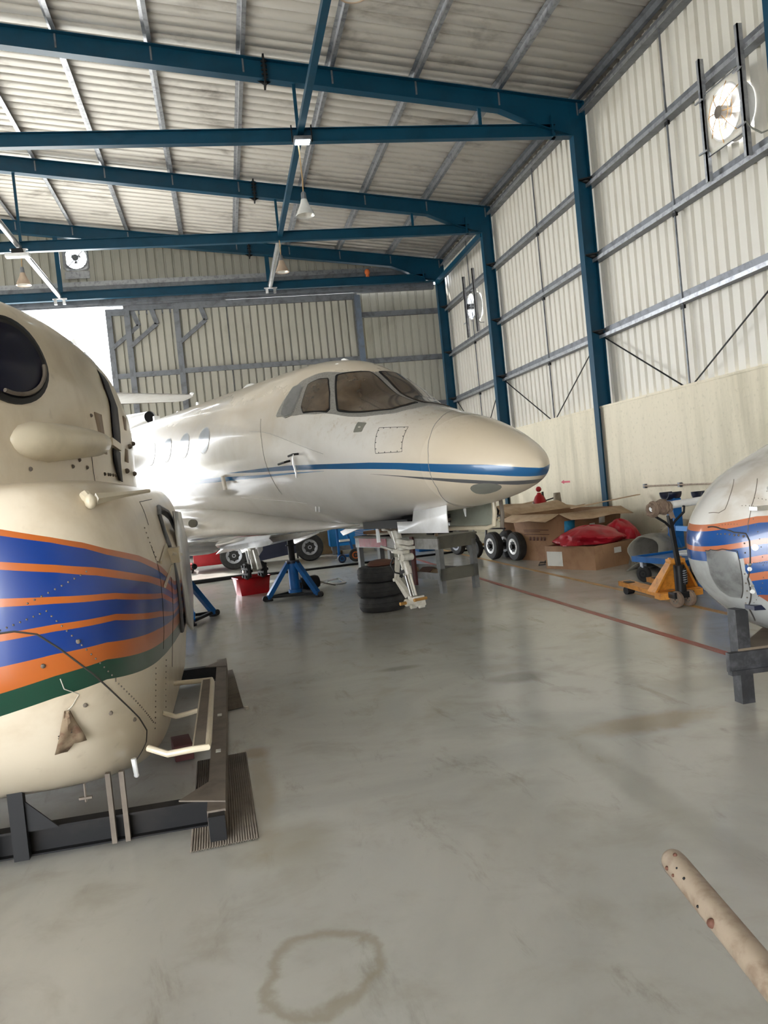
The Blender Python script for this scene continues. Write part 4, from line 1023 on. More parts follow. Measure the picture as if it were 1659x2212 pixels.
# streamer tag tied to the nose
g = G(); top_ = on_body(-.795, 3.83, .80, .012)
rows = []
for k in range(7):
    t = k/6; w0 = .014+.075*t; zz = .80-.19*t+.0*k
    rows.append([hl(on_body(-.802+(.012*t)+dx*w0*.8, 3.84, zz-(.02 if dx < 0 else -.02)*t+0.0, .028+.01*math.sin(3*dx+k))) for dx in (-1, -.6, -.2, .2, .6, 1)])
g.grid(rows); tg_ = obj('streamer_tag', g, 'tag', heli, solid=.003, label='faded triangular cloth streamer')
g = G().tube([hl(on_body(-.79, 3.83, .80, .012)), hl(on_body(-.77, 3.83, .815, .008)), hl(on_body(-.74, 3.84, .86, .003)), hl(on_body(-.79, 3.8, .90, .003)), hl(on_body(-.80, 3.79, .95, .003))], .0025, 5); obj('tag_string', g, 'paper', tg_)
g = G()
for dz in (0, .012): g.beam(hl(on_body(-.85, 3.86, .668+dz, .022)), hl(on_body(-.79, 3.86, .69+dz, .022)), .003, .006)
obj('tag_writing', g, 'ink', tg_)
# step
sz = .43
g = G(); g.tube([hl((-.52,4.27,sz+.02)), hl((-.42,4.20,sz-.005)), hl((-.3,4.20,sz)), hl((-.225,4.20,sz)), hl((-.222,4.30,sz)), hl((-.228,5.70,sz)), hl((-.235,5.80,sz)), hl((-.33,5.81,sz)), hl((-.5,5.75,sz+.02))], .017, 10)
g.tube([hl((-.5,4.92,sz+.03)), hl((-.43,4.95,sz-.01)), hl((-.36,4.98,sz-.01)), hl((-.30,4.98,sz))], .015, 9); g.b2(hl((-.302,4.22,sz-.006)), hl((-.293,5.80,sz+.008)))
st = obj('boarding_step', g, 'cream', heli)
g = G().b2(hl((-.295,4.22,sz+.002)), hl((-.235,5.79,sz+.008))); obj('step_tread', g, 'duststeel', st, label='brown grey anti-slip tread')
g = G(); g.cyl(hl((-.60,4.3,.40)), hl((-.595,4.3,.315)), .014, .012, n=10); g.sphere(hl((-.595,4.3,.315)), .014, 6); obj('drain_tube', g, 'white', heli)
g = G().cyl(hl((-.82,4.15,.36)), hl((-.82,4.15,.27)), .006, n=6); g.b2(hl((-.85,4.14,.285)), hl((-.79,4.16,.295))); obj('belly_hook', g, 'duststeel', heli)
# low steel frame under the helicopter
t = thing('support_frame', 'low dusty black steel frame under the left helicopter', 'steel frame', (0, 0, 0))
g = G(); g.b2((-.255, 4.08, .02), (-.165, 8.0, .15)); fr_ = obj('side_rail', g, 'duststeel', t)
g = G(); g.b2((-.25, 4.02, .02), (-.17, 4.09, .14)); obj('open_end', g, 'black', fr_)
for y, nm in ((4.27, 'near'), (7.72, 'far')):
    g = G(); g.b2((-2.9, y-.04, .02), (-.25, y+.04, .028)); g.b2((-2.9, y-.003, .02), (-.25, y+.003, .15)); g.b2((-2.9, y-.04, .14), (-.25, y+.04, .152)); obj('cross_beam', g, 'blacksteel', t)
g = G(); g.prism([(-.36,7.68,.152), (-.165,7.60,.152), (-.165,7.98,.152)], (0, 0, .008)); obj('gusset_plate', g, 'duststeel', t); g = G(); g.prism([(-.40,4.27,.153), (-.165,4.16,.153), (-.165,4.62,.153)], (0, 0, .007))
obj('gusset_plate', g, 'duststeel', t)
for x in (-.72, -.655): g = G().b2((x-.012, 4.21, .02), (x+.012, 4.245, .37)); obj('upright', g, 'duststeel', t)
for x in (-1.32, -1.15): g = G().b2((x-.035, 4.19, .02), (x+.035, 4.24, .36)); obj('upright', g, 'black', t)
g = G().prism([(-1.115, 4.21, .30), (-1.115, 4.21, .15), (-.97, 4.21, .15)], (0, .01, 0)); obj('corner_gusset', g, 'black', t)
for q in ((-.21, 5.05, .1505), (-.21, 5.9, .1505)):
    g = G().b2((q[0]-.015, q[1]-.03, q[2]), (q[0]+.015, q[1]+.03, q[2]+.002)); obj('tape_mark', g, 'whitelabel', t)
def mat_(pts, label):
    t = G(); n = 26
    a, b, c, d = [Vector(p) for p in pts]
    rows = []
    for i in range(n*3+1):
        u = i/(n*3); z = .012 if (i % 3) else .006
        rows.append([a+(b-a)*u+Vector((0, 0, z)), d+(c-d)*u+Vector((0, 0, z))])
    t.grid(rows); return obj('floor_mat', t, 'duststeel', label=label, cat='mat', group='ribbed mats', solid=.004)
mat_([(-.345,3.97,0),(-.02,4.0,0),(-.05,5.40,0),(-.36,5.36,0)], 'ribbed brown mat under the near end of the steel frame')
mat_([(-.32,6.5,0),(-.045,6.60,0),(-.12,8.12,0),(-.33,8.05,0)], 'ribbed brown mat under the far end of the steel frame')
g = G().box((-.46, 5.55, .06), (.12, .26, .1), .15, .004); obj('wood_block', g, 'brick', label='dark red block on the floor behind the boarding step', cat='block')
g = G().box((-.02, 6.53, .014), (.03, .03, .025), .4, .004); obj('fragment', g, 'paper', label='small pale fragment at the corner of the far mat', cat='debris')
# ------------------------------------------------------------------ right helicopter (nose pointing left)
HY2 = 5.05
def rmat():
    m, nt, bs = new_mat('right_helicopter_paint')
    c = coords(nt); sp = nt.nodes.new('ShaderNodeSeparateXYZ'); lk(nt, c, sp.inputs[0]); x, z = sp.outputs[0], sp.outputs[2]
    zz = mth(nt, 'ADD', z, mth(nt, 'MULTIPLY', mth(nt, 'MAXIMUM', mth(nt, 'SUBTRACT', .2, x), 0.), .22))
    n1 = noise(nt, 4, 5, c, .3)
    white = mixc(nt, ss(nt, n1, .45, .7), (.68,.66,.62), (.52,.47,.40))
    grey = mixc(nt, ss(nt, n1, .45, .7), (.42,.43,.42), (.30,.30,.29))
    O_, Bl = (.46,.15,.07), (.012,.07,.25)
    col = white
    low = mth(nt, 'LESS_THAN', x, lerp_curve(nt, z, [(.3,.85),(.5,.60),(.65,.36),(.8,.19),(.95,.125),(1.13,.11)], .3, 1.13, 0, 1))
    for h_, cc in ((1.262, O_), (1.225, Bl), (1.136, O_), (1.104, Bl), (1.042, O_), (1.004, Bl), (.945, O_), (.897, Bl), (.80, (.30,.09,.05))):
        f = mth(nt, 'LESS_THAN', zz, h_); f2 = mth(nt, 'MULTIPLY', f, mth(nt, 'SUBTRACT', 1., mth(nt, 'MULTIPLY', low, 1. if h_ < 1.05 else 0.)))
        col = mixc(nt, f2, col, cc)
    f3 = mth(nt, 'MULTIPLY', low, mth(nt, 'LESS_THAN', zz, 1.042)); col = mixc(nt, f3, col, grey)
    lk(nt, col, bs.inputs['Base Color']); bs.inputs['Roughness'].default_value = .22; bs.inputs['Coat Weight'].default_value = .4
    return m
M['rheli'] = rmat()
rh = thing('helicopter', 'white, blue and orange helicopter nose entering from the right edge above a black bench', 'helicopter', (3.0, 4.92, -.127))
rh.scale = (1.077, 1.077, 1.077)
st_x = [0, .02, .06, .12, .20, .32, .48, .70, 1.0, 1.5, 2.4]
fz1 = pchip(st_x, [1.13, 1.215, 1.29, 1.36, 1.44, 1.53, 1.61, 1.70, 1.82, 1.95, 2.0])
fz0 = pchip(st_x, [1.11, .98, .87, .775, .69, .59, .505, .44, .39, .36, .36])
fw_ = pchip(st_x, [.02, .12, .21, .29, .37, .46, .54, .62, .70, .75, .76])
def RS(x, deg, off=0.):
    t = R_(deg); c, s = math.cos(t), math.sin(t); zc = fz0(x)+(fz1(x)-fz0(x))*.45
    e = .86
    P = Vector((x, fw_(x)*math.copysign(abs(c)**e, c), zc+((fz1(x)-zc) if s > 0 else (zc-fz0(x)))*math.copysign(abs(s)**e, s)))
    if off:
        n = (P-Vector((x+.25, 0, zc))).normalized(); P = P+n*off
    return P
g = G(); g.loft([[RS(x, 360*j/64) for j in range(64)] for x in [0,.01,.02,.04,.06,.09,.12,.16,.2,.26,.32,.4,.48,.58,.7,.85,1,1.25,1.5,1.9,2.4]])
obj('nose_hull', g, 'rheli', rh, ang=60)
g = patch(RS, [(.012,200),(.02,184),(.05,178),(.097,178),(.108,195),(.125,215),(.15,238),(.125,252),(.08,258),(.04,252),(.018,232)], .004, 1, pre=3)
obj('chin_window', g, 'scuffed', rh, label='scuffed grey chin panel')
obj('panel_seam', sline([(.012,198),(.02,183),(.05,177),(.098,177),(.109,195),(.126,215),(.151,238)], .003, .004, RS), 'darkplastic', rh)
obj('panel_seam', sline([(.03,128),(.06,146),(.10,157),(.14,161),(.148,168),(.142,185),(.137,205),(.17,225),(.20,246),(.30,262)], .0045, .002, RS), 'darkplastic', rh)
obj('panel_seam', sline([(.30,116),(.2,138),(.16,152),(.15,160)], .002, .002, RS), 'duststeel', rh)
obj('panel_seam', sline([(.25,97),(.16,112),(.11,122),(.085,120),(.065,104)], .002, .002, RS), 'duststeel', rh)
rv = G()
for i, q in enumerate([(.045,153),(.055,154.5),(.068,156),(.082,158),(.098,160),(.113,161),(.13,163)]): rv.sphere(RS(q[0], q[1], .001), .004+.0006*i, 4)
for q in [(.128,170),(.126,178),(.124,188),(.124,200),(.135,212),(.15,222),(.165,232),(.18,242)]: rv.sphere(RS(q[0], q[1], .002), .005, 4)
for i in range(16): rv.sphere(RS(.185+.001*i, 150+6*i, .001), .0035, 3)
for i in range(10): rv.sphere(RS(.155+.008*i, 185-.2*i, .001), .003, 3)
for i in range(12): rv.sphere(RS(.17+.012*i, 132+2.2*(i % 5), .001), .003, 3)
for i in range(8): rv.sphere(RS(.05+.01*i, 138+1.5*i, .001), .0025, 3)
obj('rivets', rv, 'duststeel', rh)
for s_, d_, r_ in ((.166, 174, .019), (.140, 192, .013), (.168, 219, .014)):
    c = RS(s_, d_, .002); n_ = (RS(s_, d_, .1)-RS(s_, d_, .01)).normalized(); g = G().cyl(c-n_*.003, c+n_*.004, r_, n=20); obj('access_cap', g, 'white', rh)
for s_, d_ in ((.140, 187), (.158, 211)):
    g = G().box(RS(s_, d_, .006), (.024, .008, .012), .0, .002); obj('latch', g, 'silver', rh)
c = RS(.205, 141, .0)
g = G(); g.prism([c+Vector((-.03, 0, .012)), c+Vector((.45, 0, .03)), c+Vector((.45, 0, -.02)), c+Vector((.02, 0, -.012)), c+Vector((-.03, 0, -.008))], (0, -.07, 0))
g.prism([c+Vector((.04, -.01, -.01)), c+Vector((.10, -.01, -.01)), c+Vector((.075, -.01, -.075))], (0, -.02, 0)); g.b2(c+Vector((.09, -.06, .02)), c+Vector((.16, .0, .12)), .01)
obj('probe_mount', g, 'silver', rh, label='silver wedge shaped probe mount')
c = RS(.20, 246, .0)
g = G(); g.prism([c+Vector((-.02, 0, .015)), c+Vector((.10, 0, .02)), c+Vector((.16, 0, .09)), c+Vector((.5, 0, .16)), c+Vector((.5, 0, .0)), c+Vector((.05, 0, -.015)), c+Vector((-.02, 0, -.01))], (0, -.09, 0)); obj('step_bracket', g, 'navy', rh, label='dark blue step bracket')
# landing skid tube
g = G(); a = Vector((1.118, 2.10, .527)); b = Vector((1.045, 1.56, .498)); d = (b-a).normalized()
t = thing('skid_tube', 'weathered tan tube with rivets reaching in from the bottom right corner', 'tube', a)
g.loft([g.ring(Vector(d*q), d, r, 24, Vector((0, 0, 1))) for q, r in ((.0, .024), (.004, .029), (.015, .033), (.04, .035), (.6, .036), (1.6, .037))], (False, True)); g.loft([g.ring(Vector(d*q), d, r, 24, Vector((0, 0, 1))) for q, r in ((0, .024), (.03, .022), (.05, .001))], (False, False)); obj('tube', g, 'tube', t, ang=60)
g = G(); g.tube([tuple(d*1.5), tuple(d*1.55+Vector((0, 0, -.2))), tuple(d*1.55+Vector((0, 0, -.52)))], .03, 10); obj('support', g, 'tube', t)
sd = d.cross(Vector((0, 0, 1))).normalized(); up_ = sd.cross(d)
if up_.z < 0: up_ = -up_
if sd.x > 0: sd = -sd
def skp(q, ang, r=.0355): return Vector(d*q)+up_*r*math.cos(R_(ang))+sd*r*math.sin(R_(ang))
for q, ang, r in ((.05, 10, .006), (.06, 80, .006), (.10, 78, .0045), (.10, 42, .003), (.15, 46, .004), (.25, 78, .004), (.325, 76, .012)):
    g = G().sphere(skp(q, ang), r, 6); obj('rivet', g, 'print' if r > .004 else 'black', t)
g = G(); g.loft([[skp(q, a_, .0362) for a_ in range(95, 145, 5)] for q in (.004, .03)], (False, False), False); obj('worn_tip', g, 'chrome', t)
# black streaked bench at the right edge
t = thing('trestle', 'black streaked trestle bench under the right helicopter', 'bench', (3.2, 4.83, 0))
for dx, dy in ((0, 0), (1.3, -.10), (1.2, .85), (1.9, .75)):
    g = G().b2((dx-.045, dy-.045, 0), (dx+.045, dy+.045, .62)); obj('leg', g, 'streakwood', t)
g = G(); g.box((.62, -.10, .285), (1.5, .05, .13), -.077, .006); g.box((.62, -.115, .22), (1.5, .05, .03), -.077); obj('front_rail', g, 'streakwood', t)
g = G(); g.prism([(-.05, -.045, .345), (1.4, -.16, .345), (1.95, .8, .345), (1.0, .92, .345)], (0, 0, .02)); obj('bench_top', g, 'tray', t)

# ------------------------------------------------------------------ workshop equipment
def jack(x, y, rz, label, h):
    t = thing('aircraft_jack', label, 'jack', (x, y, 0), rz, group='blue tripod aircraft jacks')
    g = G(); g.cyl((0, 0, .12), (0, 0, .56), .085, n=20); g.cyl((0, 0, .08), (0, 0, .13), .11, n=20); obj('cylinder', g, 'jackblue', t)
    g = G(); g.cyl((0, 0, .56), (0, 0, h-.06), .052, n=18); g.cyl((0, 0, h-.22), (0, 0, h-.2), .085, n=18); g.cyl((0, 0, h-.06), (0, 0, h), .03, .02, n=12); obj('ram', g, 'blacksteel', t)
    g = G().cyl((0, 0, .56), (0, 0, .6), .11, n=18); g.box((0, 0, .57), (.2, .2, .03), .3); obj('collar', g, 'navy', t)
    for k in range(3):
        a = k*2*PI/3; c, s = math.cos(a), math.sin(a)
        g = G(); g.beam((.08*c, .08*s, .56), (.45*c, .45*s, .07), .09, .07); g.cyl((.45*c, .45*s, .03), (.45*c, .45*s, .1), .035, n=10); leg_ = obj('leg', g, 'jackblue', t)
        g = G().cyl((.52*c-.02*s, .52*s+.02*c, .045), (.52*c+.02*s, .52*s-.02*c, .045), .045, n=14); g.cyl((.45*c, .45*s, 0), (.45*c, .45*s, .03), .06, n=12); obj('castor', g, 'rubber', leg_)
        b = a+2*PI/3; g = G().beam((.43*c, .43*s, .06), (.43*math.cos(b), .43*math.sin(b), .06), .05, .04); obj('tie_bar', g, 'blacksteel', t)
    g = G(); g.b2((.1, -.07, .1), (.3, .07, .2), .01); g.cyl((.2, 0, .2), (.2, 0, .32), .03, n=10); g.tube([(.2, .05, .2), (.3, .1, .35), (.2, .14, .45), (.08, .06, .4)], .012, 6); obj('hand_pump', g, 'blacksteel', t)
    g = G().b2((-.03, -.092, .28), (.03, -.086, .42)); obj('label_plate', g, 'whitelabel', t)
    return t
jack(.93, 13.30, R_(75), 'blue tripod jack standing under the near wing of the jet', 1.06)
jack(-.72, 11.95, R_(160), 'blue tripod jack half hidden behind the striped helicopter', .62)
t = thing('air_cylinder', 'black cylinder lying on the floor behind the wing jack', 'cylinder', (1.15, 14.0, .12), .3)
g = G().lathe([(.02, -.28), (.1, -.25), (.12, -.2), (.12, .2), (.1, .25), (.02, .28)], (0, 0, 0), (1, 0, .05), 20); obj('tank', g, 'black', t)
g = G().tube([(.28, 0, .0), (.4, .03, -.05), (.55, -.05, -.1)], .012, 6); obj('hose', g, 'duststeel', t)
g = G().tube([(1.45, 14.4, .02), (1.6, 14.55, .06), (1.8, 14.5, .09), (1.9, 14.35, .02), (1.75, 14.3, .015), (1.6, 14.4, .03)], .02, 6); obj('crumpled_sheet', g, 'white', label='crumpled white hose end beside the black cylinder', cat='hose')
t = thing('drip_tray', 'red open metal bin under the main landing gear', 'bin', (.27, 14.55, 0), .25)
g = G(); g.loft([[(-.24, -.17, 0), (.24, -.17, 0), (.24, .17, 0), (-.24, .17, 0)], [(-.28, -.2, .3), (.28, -.2, .3), (.28, .2, .3), (-.28, .2, .3)]], (True, False)); obj('bin_body', g, 'red', t, solid=.015, ang=20)
g = G().tube([(-.29, -.21, .3), (.29, -.21, .3), (.29, .21, .3), (-.29, .21, .3)], .012, 6, True); obj('rim', g, 'red', t)
# tyre stack
def tyre(loc, label):
    t = thing('tyre', label, 'tyre', loc, group='stacked tyres'); R, W_ = .315, .20
    prof = [(.17, .015), (.19, .0), (.25, .0), (.29, .012), (.31, .04), (.315, .07), (.308, .075), (.308, .082), (.315, .085), (.315, .115), (.308, .118), (.308, .125), (.315, .13), (.31, .16), (.29, .188), (.25, .198), (.19, .198), (.17, .185), (.165, .1)]
    g = G(); n = 40; st = Vector((1, 0, 0)); rings = [g.ring((0, 0, z), (0, 0, 1), r, n, st) for r, z in prof]; rings.append(rings[0])
    g.loft(rings, (False, False)); obj('tread', g, 'rubber', t); return t
for k, (dx, dy, nm) in enumerate(((0, 0, 'bottom tyre of the stack of three beside the nose gear'), (-.015, .02, 'middle tyre of the stack of three beside the nose gear'), (.01, -.01, 'top tyre of the stack of three beside the nose gear'))):
    tyre((1.90+dx, 10.78+dy, .2*k), nm)
g = G(); g.sphere((1.93, 10.8, .62), .19, 7, (1, .9, .32)); obj('rag_bundle', g, 'print', label='dark brown bundle lying on the tyre stack', cat='rag')
# workbench
tb = thing('workbench', 'long grey workbench with a cluttered top behind the nose gear', 'table', (2.94, 11.55, 0), math.atan2(.34, .94))
W_, L_, H_ = .68, 2.5, .84
g = G().b2((-.02, -.02, H_-.03), (W_+.02, L_+.02, H_)); obj('table_top', g, 'greywood', tb)
g = G(); g.b2((0, 0, H_-.19), (W_, .03, H_-.03)); g.b2((W_-.03, 0, H_-.19), (W_, L_, H_-.03)); obj('apron', g, 'greywood', tb)
g = G(); g.b2((-.012, .0, H_-.19), (.02, L_, H_-.03)); g.b2((0, L_-.03, H_-.19), (W_, L_, H_-.03)); ap = obj('apron', g, 'benchwhite', tb, label='whitish side board')
g = G().b2((-.02, 1.45, H_-.175), (-.013, 2.35, H_-.035)); obj('red_cover', g, 'redcloth', ap)
for x, y in ((.04, .04), (W_-.04, .04), (.04, .95), (W_-.04, .95), (.04, 1.75), (W_-.04, 1.75), (.04, L_-.05), (W_-.04, L_-.05)):
    g = G().b2((x-.04, y-.04, 0), (x+.04, y+.04, H_-.1)); obj('leg', g, 'greyleg', tb)
g = G(); g.b2((.0, 0.0, .18), (W_, .03, .36)); g.b2((W_-.03, 0, .2), (W_, L_, .3)); obj('lower_rail', g, 'greywood', tb)
g = G(); g.b2((.0, .03, .2), (W_, 1.9, .23)); g.b2((-.012, .03, .2), (.02, 1.9, .3)); obj('shelf', g, 'greyleg', tb)
g = G().b2((-.05, .62, .1), (-.012, .70, H_)); obj('brown_post', g, 'brick', tb, label='dark red upright')
rot = lambda p: Matrix.Rotation(math.atan2(.34, .94), 4, 'Z') @ Vector(p) + Vector((2.94, 11.55, 0))
stuff = [('panel', (.3, 2.0, .86), (.5, .45, .015), .2, 'paper', 'bent paper sheet on the left end of the workbench'), ('panel', (.22, 1.6, .875), (.5, .6, .012), -.3, 'white', 'white rimmed panel sagging over the workbench edge'),
         ('panel', (.25, 2.2, .89), (.3, .35, .05), .5, 'card', 'brown cardboard piece on the workbench'), ('panel', (.4, 1.3, .88), (.4, .3, .06), .1, 'duststeel', 'grey brown metal panel on the workbench'),
         ('tool_box', (.42, .55, .88), (.35, .22, .08), .2, 'blacksteel', 'black flat case on the right end of the workbench'), ('bracket', (.05, .10, .80), (.05, .03, .16), 0, 'tan', 'tan bracket hooked over the workbench corner')]
for nm, p, d, r, m_, lab in stuff:
    g = G().box((0, 0, 0), d, r, .004); obj(nm, g, m_, loc=rot(p), label=lab, cat=nm.replace('_', ' '))
g = G()
for k in range(9): g.tube([(.1+.05*k, 1.3+.1*(k % 3), .9), (.15+.04*k, 1.6, .97+.012*(k % 4)), (.2+.03*k, 1.95, .91)], .014, 5)
obj('bent_trim_strips', g, 'duststeel', loc=(2.94, 11.55, 0), rz=math.atan2(.34, .94), label='tangle of bent trim strips heaped on the workbench', cat='scrap', kind='stuff')
for k, (p, d, r, m_) in enumerate([((.35, .75, .24), (.55, .9, .012), .15, 'cardpale'), ((.25, 1.35, .25), (.4, .6, .03), -.2, 'card'), ((.4, 1.0, .262), (.2, .8, .015), -.35, 'print')]):
    g = G().box((0, 0, 0), d, r); obj('cardboard_sheet', g, m_, loc=rot(p), label=('pale sheet lying on the workbench shelf', 'brown sheet at the back of the workbench shelf', 'narrow dark strip on the workbench shelf')[k], cat='sheet')
# cable across the floor
g = G().tube([(-1.5, 17.3, .03), (-.9, 17.5, .035), (.1, 17.75, .03), (.6, 17.62, .025), (1.6, 17.6, .022), (2.7, 17.66, .022), (4.2, 17.7, .022), (5.9, 17.9, .022), (7.2, 18.0, .022)], [.05, .05, .045, .03, .025, .025, .025, .025, .025], 8)
obj('floor_cable', g, 'black', label='black cable lying across the whole floor behind the jet', cat='cable')
# trailer unit behind the jet
t = thing('tow_tractor', 'dark navy low tractor with grey wheels behind the jet wing', 'tractor', (0, 20.1, 0))
g = G(); g.prism([(.3, -.02, .10), (1.58, -.02, .24), (1.62, -.02, .62), (2.15, -.02, .66), (2.15, -.02, .82), (1.9, -.02, .95), (1.4, -.02, .92), (.3, -.02, .80)], (0, 1.4, 0)); g.b2((-.9, .2, .3), (.35, 1.3, .62)); obj('body', g, 'navy', t)
g = G(); g.b2((-.95, .15, .15), (-.25, 1.2, .5), .03); obj('front_cover', g, 'red', t)
def wheel(parent, c, R, w_, ax, tyrem='rubber', rim='galv', holes=8, name='wheel'):
    ax = Vector(ax).normalized(); c = Vector(c); g = G()
    pr = [(.55*R, -w_*.45), (.72*R, -w_*.5), (.92*R, -w_*.46), (R, -w_*.3), (R, w_*.3), (.92*R, w_*.46), (.72*R, w_*.5), (.55*R, w_*.45)]
    g.lathe(pr, c, ax, 28, (True, True)); wo = obj(name, g, tyrem, parent)
    g = G(); st = ax.orthogonal().normalized(); bt = ax.cross(st)
    for sgn in (-1, 1): g.lathe([(.57*R, w_*.44*sgn), (.56*R, w_*.5*sgn), (.45*R, w_*.47*sgn), (.15*R, w_*.40*sgn), (.14*R, w_*.5*sgn), (.01, w_*.5*sgn)], c, ax, 24, (False, False))
    obj('rim', g, rim, wo)
    g = G()
    for k in range(holes):
        a = 2*PI*k/holes; q = c+st*math.cos(a)*.36*R+bt*math.sin(a)*.36*R
        for sgn in (-1, 1): g.cyl(q+ax*w_*.435*sgn, q+ax*w_*.468*sgn, .06*R, n=8)
    g.cyl(c-ax*w_*.505, c+ax*w_*.505, .08*R, n=8)
    obj('rim_openings', g, 'black', wo)
    return wo
for x in (.02, 1.86): wheel(t, (x, 0, .34), .34, .2, (0, 1, 0))
g = G().b2((1.35, .0, .50), (1.58, .09, .57), .01); obj('reflector', g, 'amber', t)
for x in (.35, 1.55):
    g = G().b2((x-.02, -.02, .1), (x+.02, .02, .7)); obj('stanchion', g, 'black', t)
g = G(); g.b2((-.55, -.35, 0), (.55, .35, .9)); 
for k in range(4): g.b2((-.57, -.37, .05+.25*k), (.57, .37, .12+.25*k))
for k in range(3): g.b2((-.58, -.39, 0), (-.48, -.3, .92)); g.b2((.46, -.39, 0), (.56, -.3, .92))
obj('wooden_crate', g, 'wood', loc=(2.35, 22.1, 0), rz=-.1, label='wooden crate on the floor left of the blue louvred cabinet', cat='crate')
t = thing('louvred_cabinet', 'bright blue louvred metal cabinet behind the workbench', 'cabinet', (3.05, 21.3, 0), -.06)
g = G(); g.b2((-.55, -.3, .22), (.75, .4, 1.05), .01); obj('body', g, 'cabblue', t)
g = G(); g.b2((-.5, -.25, .1), (.7, .35, .22)); g.b2((-.5, -.28, 0), (-.4, -.2, .2)); g.b2((.6, -.28, 0), (.7, -.2, .2)); obj('base', g, 'galvdark', t)
g = G()
for k in range(13): g.beam((.12, -.31, .46+.044*k), (.62, -.31, .46+.044*k), .012, .022)
obj('louvre_panel', g, 'slat', t)
t = thing('hand_truck', 'blue A shaped hand truck with orange hubbed wheel before the cabinet', 'hand truck', (2.38, 18.6, 0))
g = G(); g.beam((.0, 0, .12), (.02, .1, 1.2), .05, .05, (1, 0, 0)); g.beam((.35, 0, .15), (.12, .1, 1.2), .05, .05, (1, 0, 0)); g.b2((0, -.02, .45), (.28, .02, .5)); g.b2((-.02, -.1, .12), (.4, .2, .17)); obj('frame', g, 'jackblue', t)
wheel(t, (.36, -.12, .15), .15, .09, (0, 1, 0), 'rubber', 'orange', 4)
wheel(t, (.04, -.12, .10), .10, .09, (0, 1, 0), 'navy', 'jackblue', 4)
g = G(); g.b2((.02, -.14, .48), (.26, -.04, .53), .01); obj('box', g, 'white', t)
t = thing('trolley_jack', 'small red floor jack far behind the jet, near the open door', 'jack', (-1.15, 20.6, 0))
g = G(); g.b2((-.12, -.2, .07), (.14, .3, .22), .02); g.cyl((.0, 0, .2), (.0, 0, .62), .06, n=14); g.b2((-.16, -.25, .28), (.02, -.15, .55), .01); obj('body', g, 'red', t)
for x, y in ((-.12, -.2), (.14, -.2), (-.12, .3), (.14, .3)): g = G().cyl((x-.02, y, .05), (x+.02, y, .05), .05, n=12); obj('castor', g, 'black', t)
t = thing('equipment_cart', 'dark navy cart with red top far under the jet tail', 'cart', (-.75, 24.0, 0))
g = G().b2((-.9, -.4, .18), (1.0, .5, .65), .03); obj('body', g, 'navy', t)
g = G().b2((.1, -.42, .55), (1.0, .5, .78), .03); obj('cover', g, 'red', t)
for x in (-.7, .8): wheel(t, (x, -.42, .2), .2, .12, (0, 1, 0))
# ---- landing gear assemblies and boxes by the right wall
def bogie(loc, rz, label):
    t = thing('aircraft_wheel_pair', label, 'wheels', loc, rz, group='twin aircraft wheels by the boxes')
    for y in (-.16, .16): wheel(t, (0, y, .27), .27, .17, (0, 1, 0), 'rubber', 'white', 9)
    g = G().cyl((0, -.28, .27), (0, .28, .27), .045, n=12); obj('axle', g, 'blacksteel', t); return t
bogie((5.20, 15.45, 0), R_(101), 'twin aircraft wheels with white rim, left pair before the cardboard boxes')
bogie((5.42, 14.75, 0), R_(99), 'twin aircraft wheels with white rim, right pair against the large box')
t = thing('engine_stand', 'grey framed stand carrying dark machinery left of the wheels', 'stand', (5.15, 16.55, 0), .2)
g = G(); 
for x in (-.35, .35):
    g.tube([(x, -.4, .35), (x, -.3, .8), (x, .3, .8), (x, .4, .35)], .025, 8)
g.beam((-.4, -.3, .8), (.4, -.3, .8), .04, .04); g.beam((-.55, -.42, .62), (.4, -.42, .52), .03, .03); obj('frame', g, 'galvdark', t)
g = G(); g.cyl((-.3, 0, .95), (.3, 0, .92), .13, n=16); g.b2((-.2, -.15, .78), (.25, .15, .9), .02); g.sphere((.1, -.15, 1.0), .09, 8); g.tube([(.25, -.25, .7), (.3, -.3, .9), (.22, -.2, 1.08), (.05, -.1, 1.05)], .03, 8); obj('machinery', g, 'blacksteel', t)
g = G().b2((-.4, -.25, .66), (.1, .1, .76), .02); obj('red_cover', g, 'red', t)
for x, y in ((-.35, -.35), (.35, -.35)): wheel(t, (x, y, .2), .2, .13, (1, .2, 0), 'rubber', 'blacksteel', 4)
g = G().beam((-.4, -.35, .25), (.4, -.35, .25), .05, .05); obj('axle', g, 'copper', t)
t = thing('wheel_dolly', 'pair of small dark tyres on an orange axle left of the grey framed stand', 'dolly', (4.98, 17.3, 0), .3)
for x in (-.16, .22): wheel(t, (x, 0, .22), .22, .13, (1, .1, 0), 'rubber', 'galvdark', 4)
g = G().cyl((-.2, 0, .22), (.3, 0, .22), .04, n=10); obj('axle', g, 'orange', t)
wheel(t, (.05, .35, .45), .30, .2, (.9, .4, 0), 'rubber', 'blacksteel', 4)
g = G().b2((4.35, 19.0, 0), (4.95, 19.6, .75), .02); obj('drum_cabinet', g, 'jackblue', label='dark blue cabinet glimpsed behind the dark tyres', cat='cabinet')
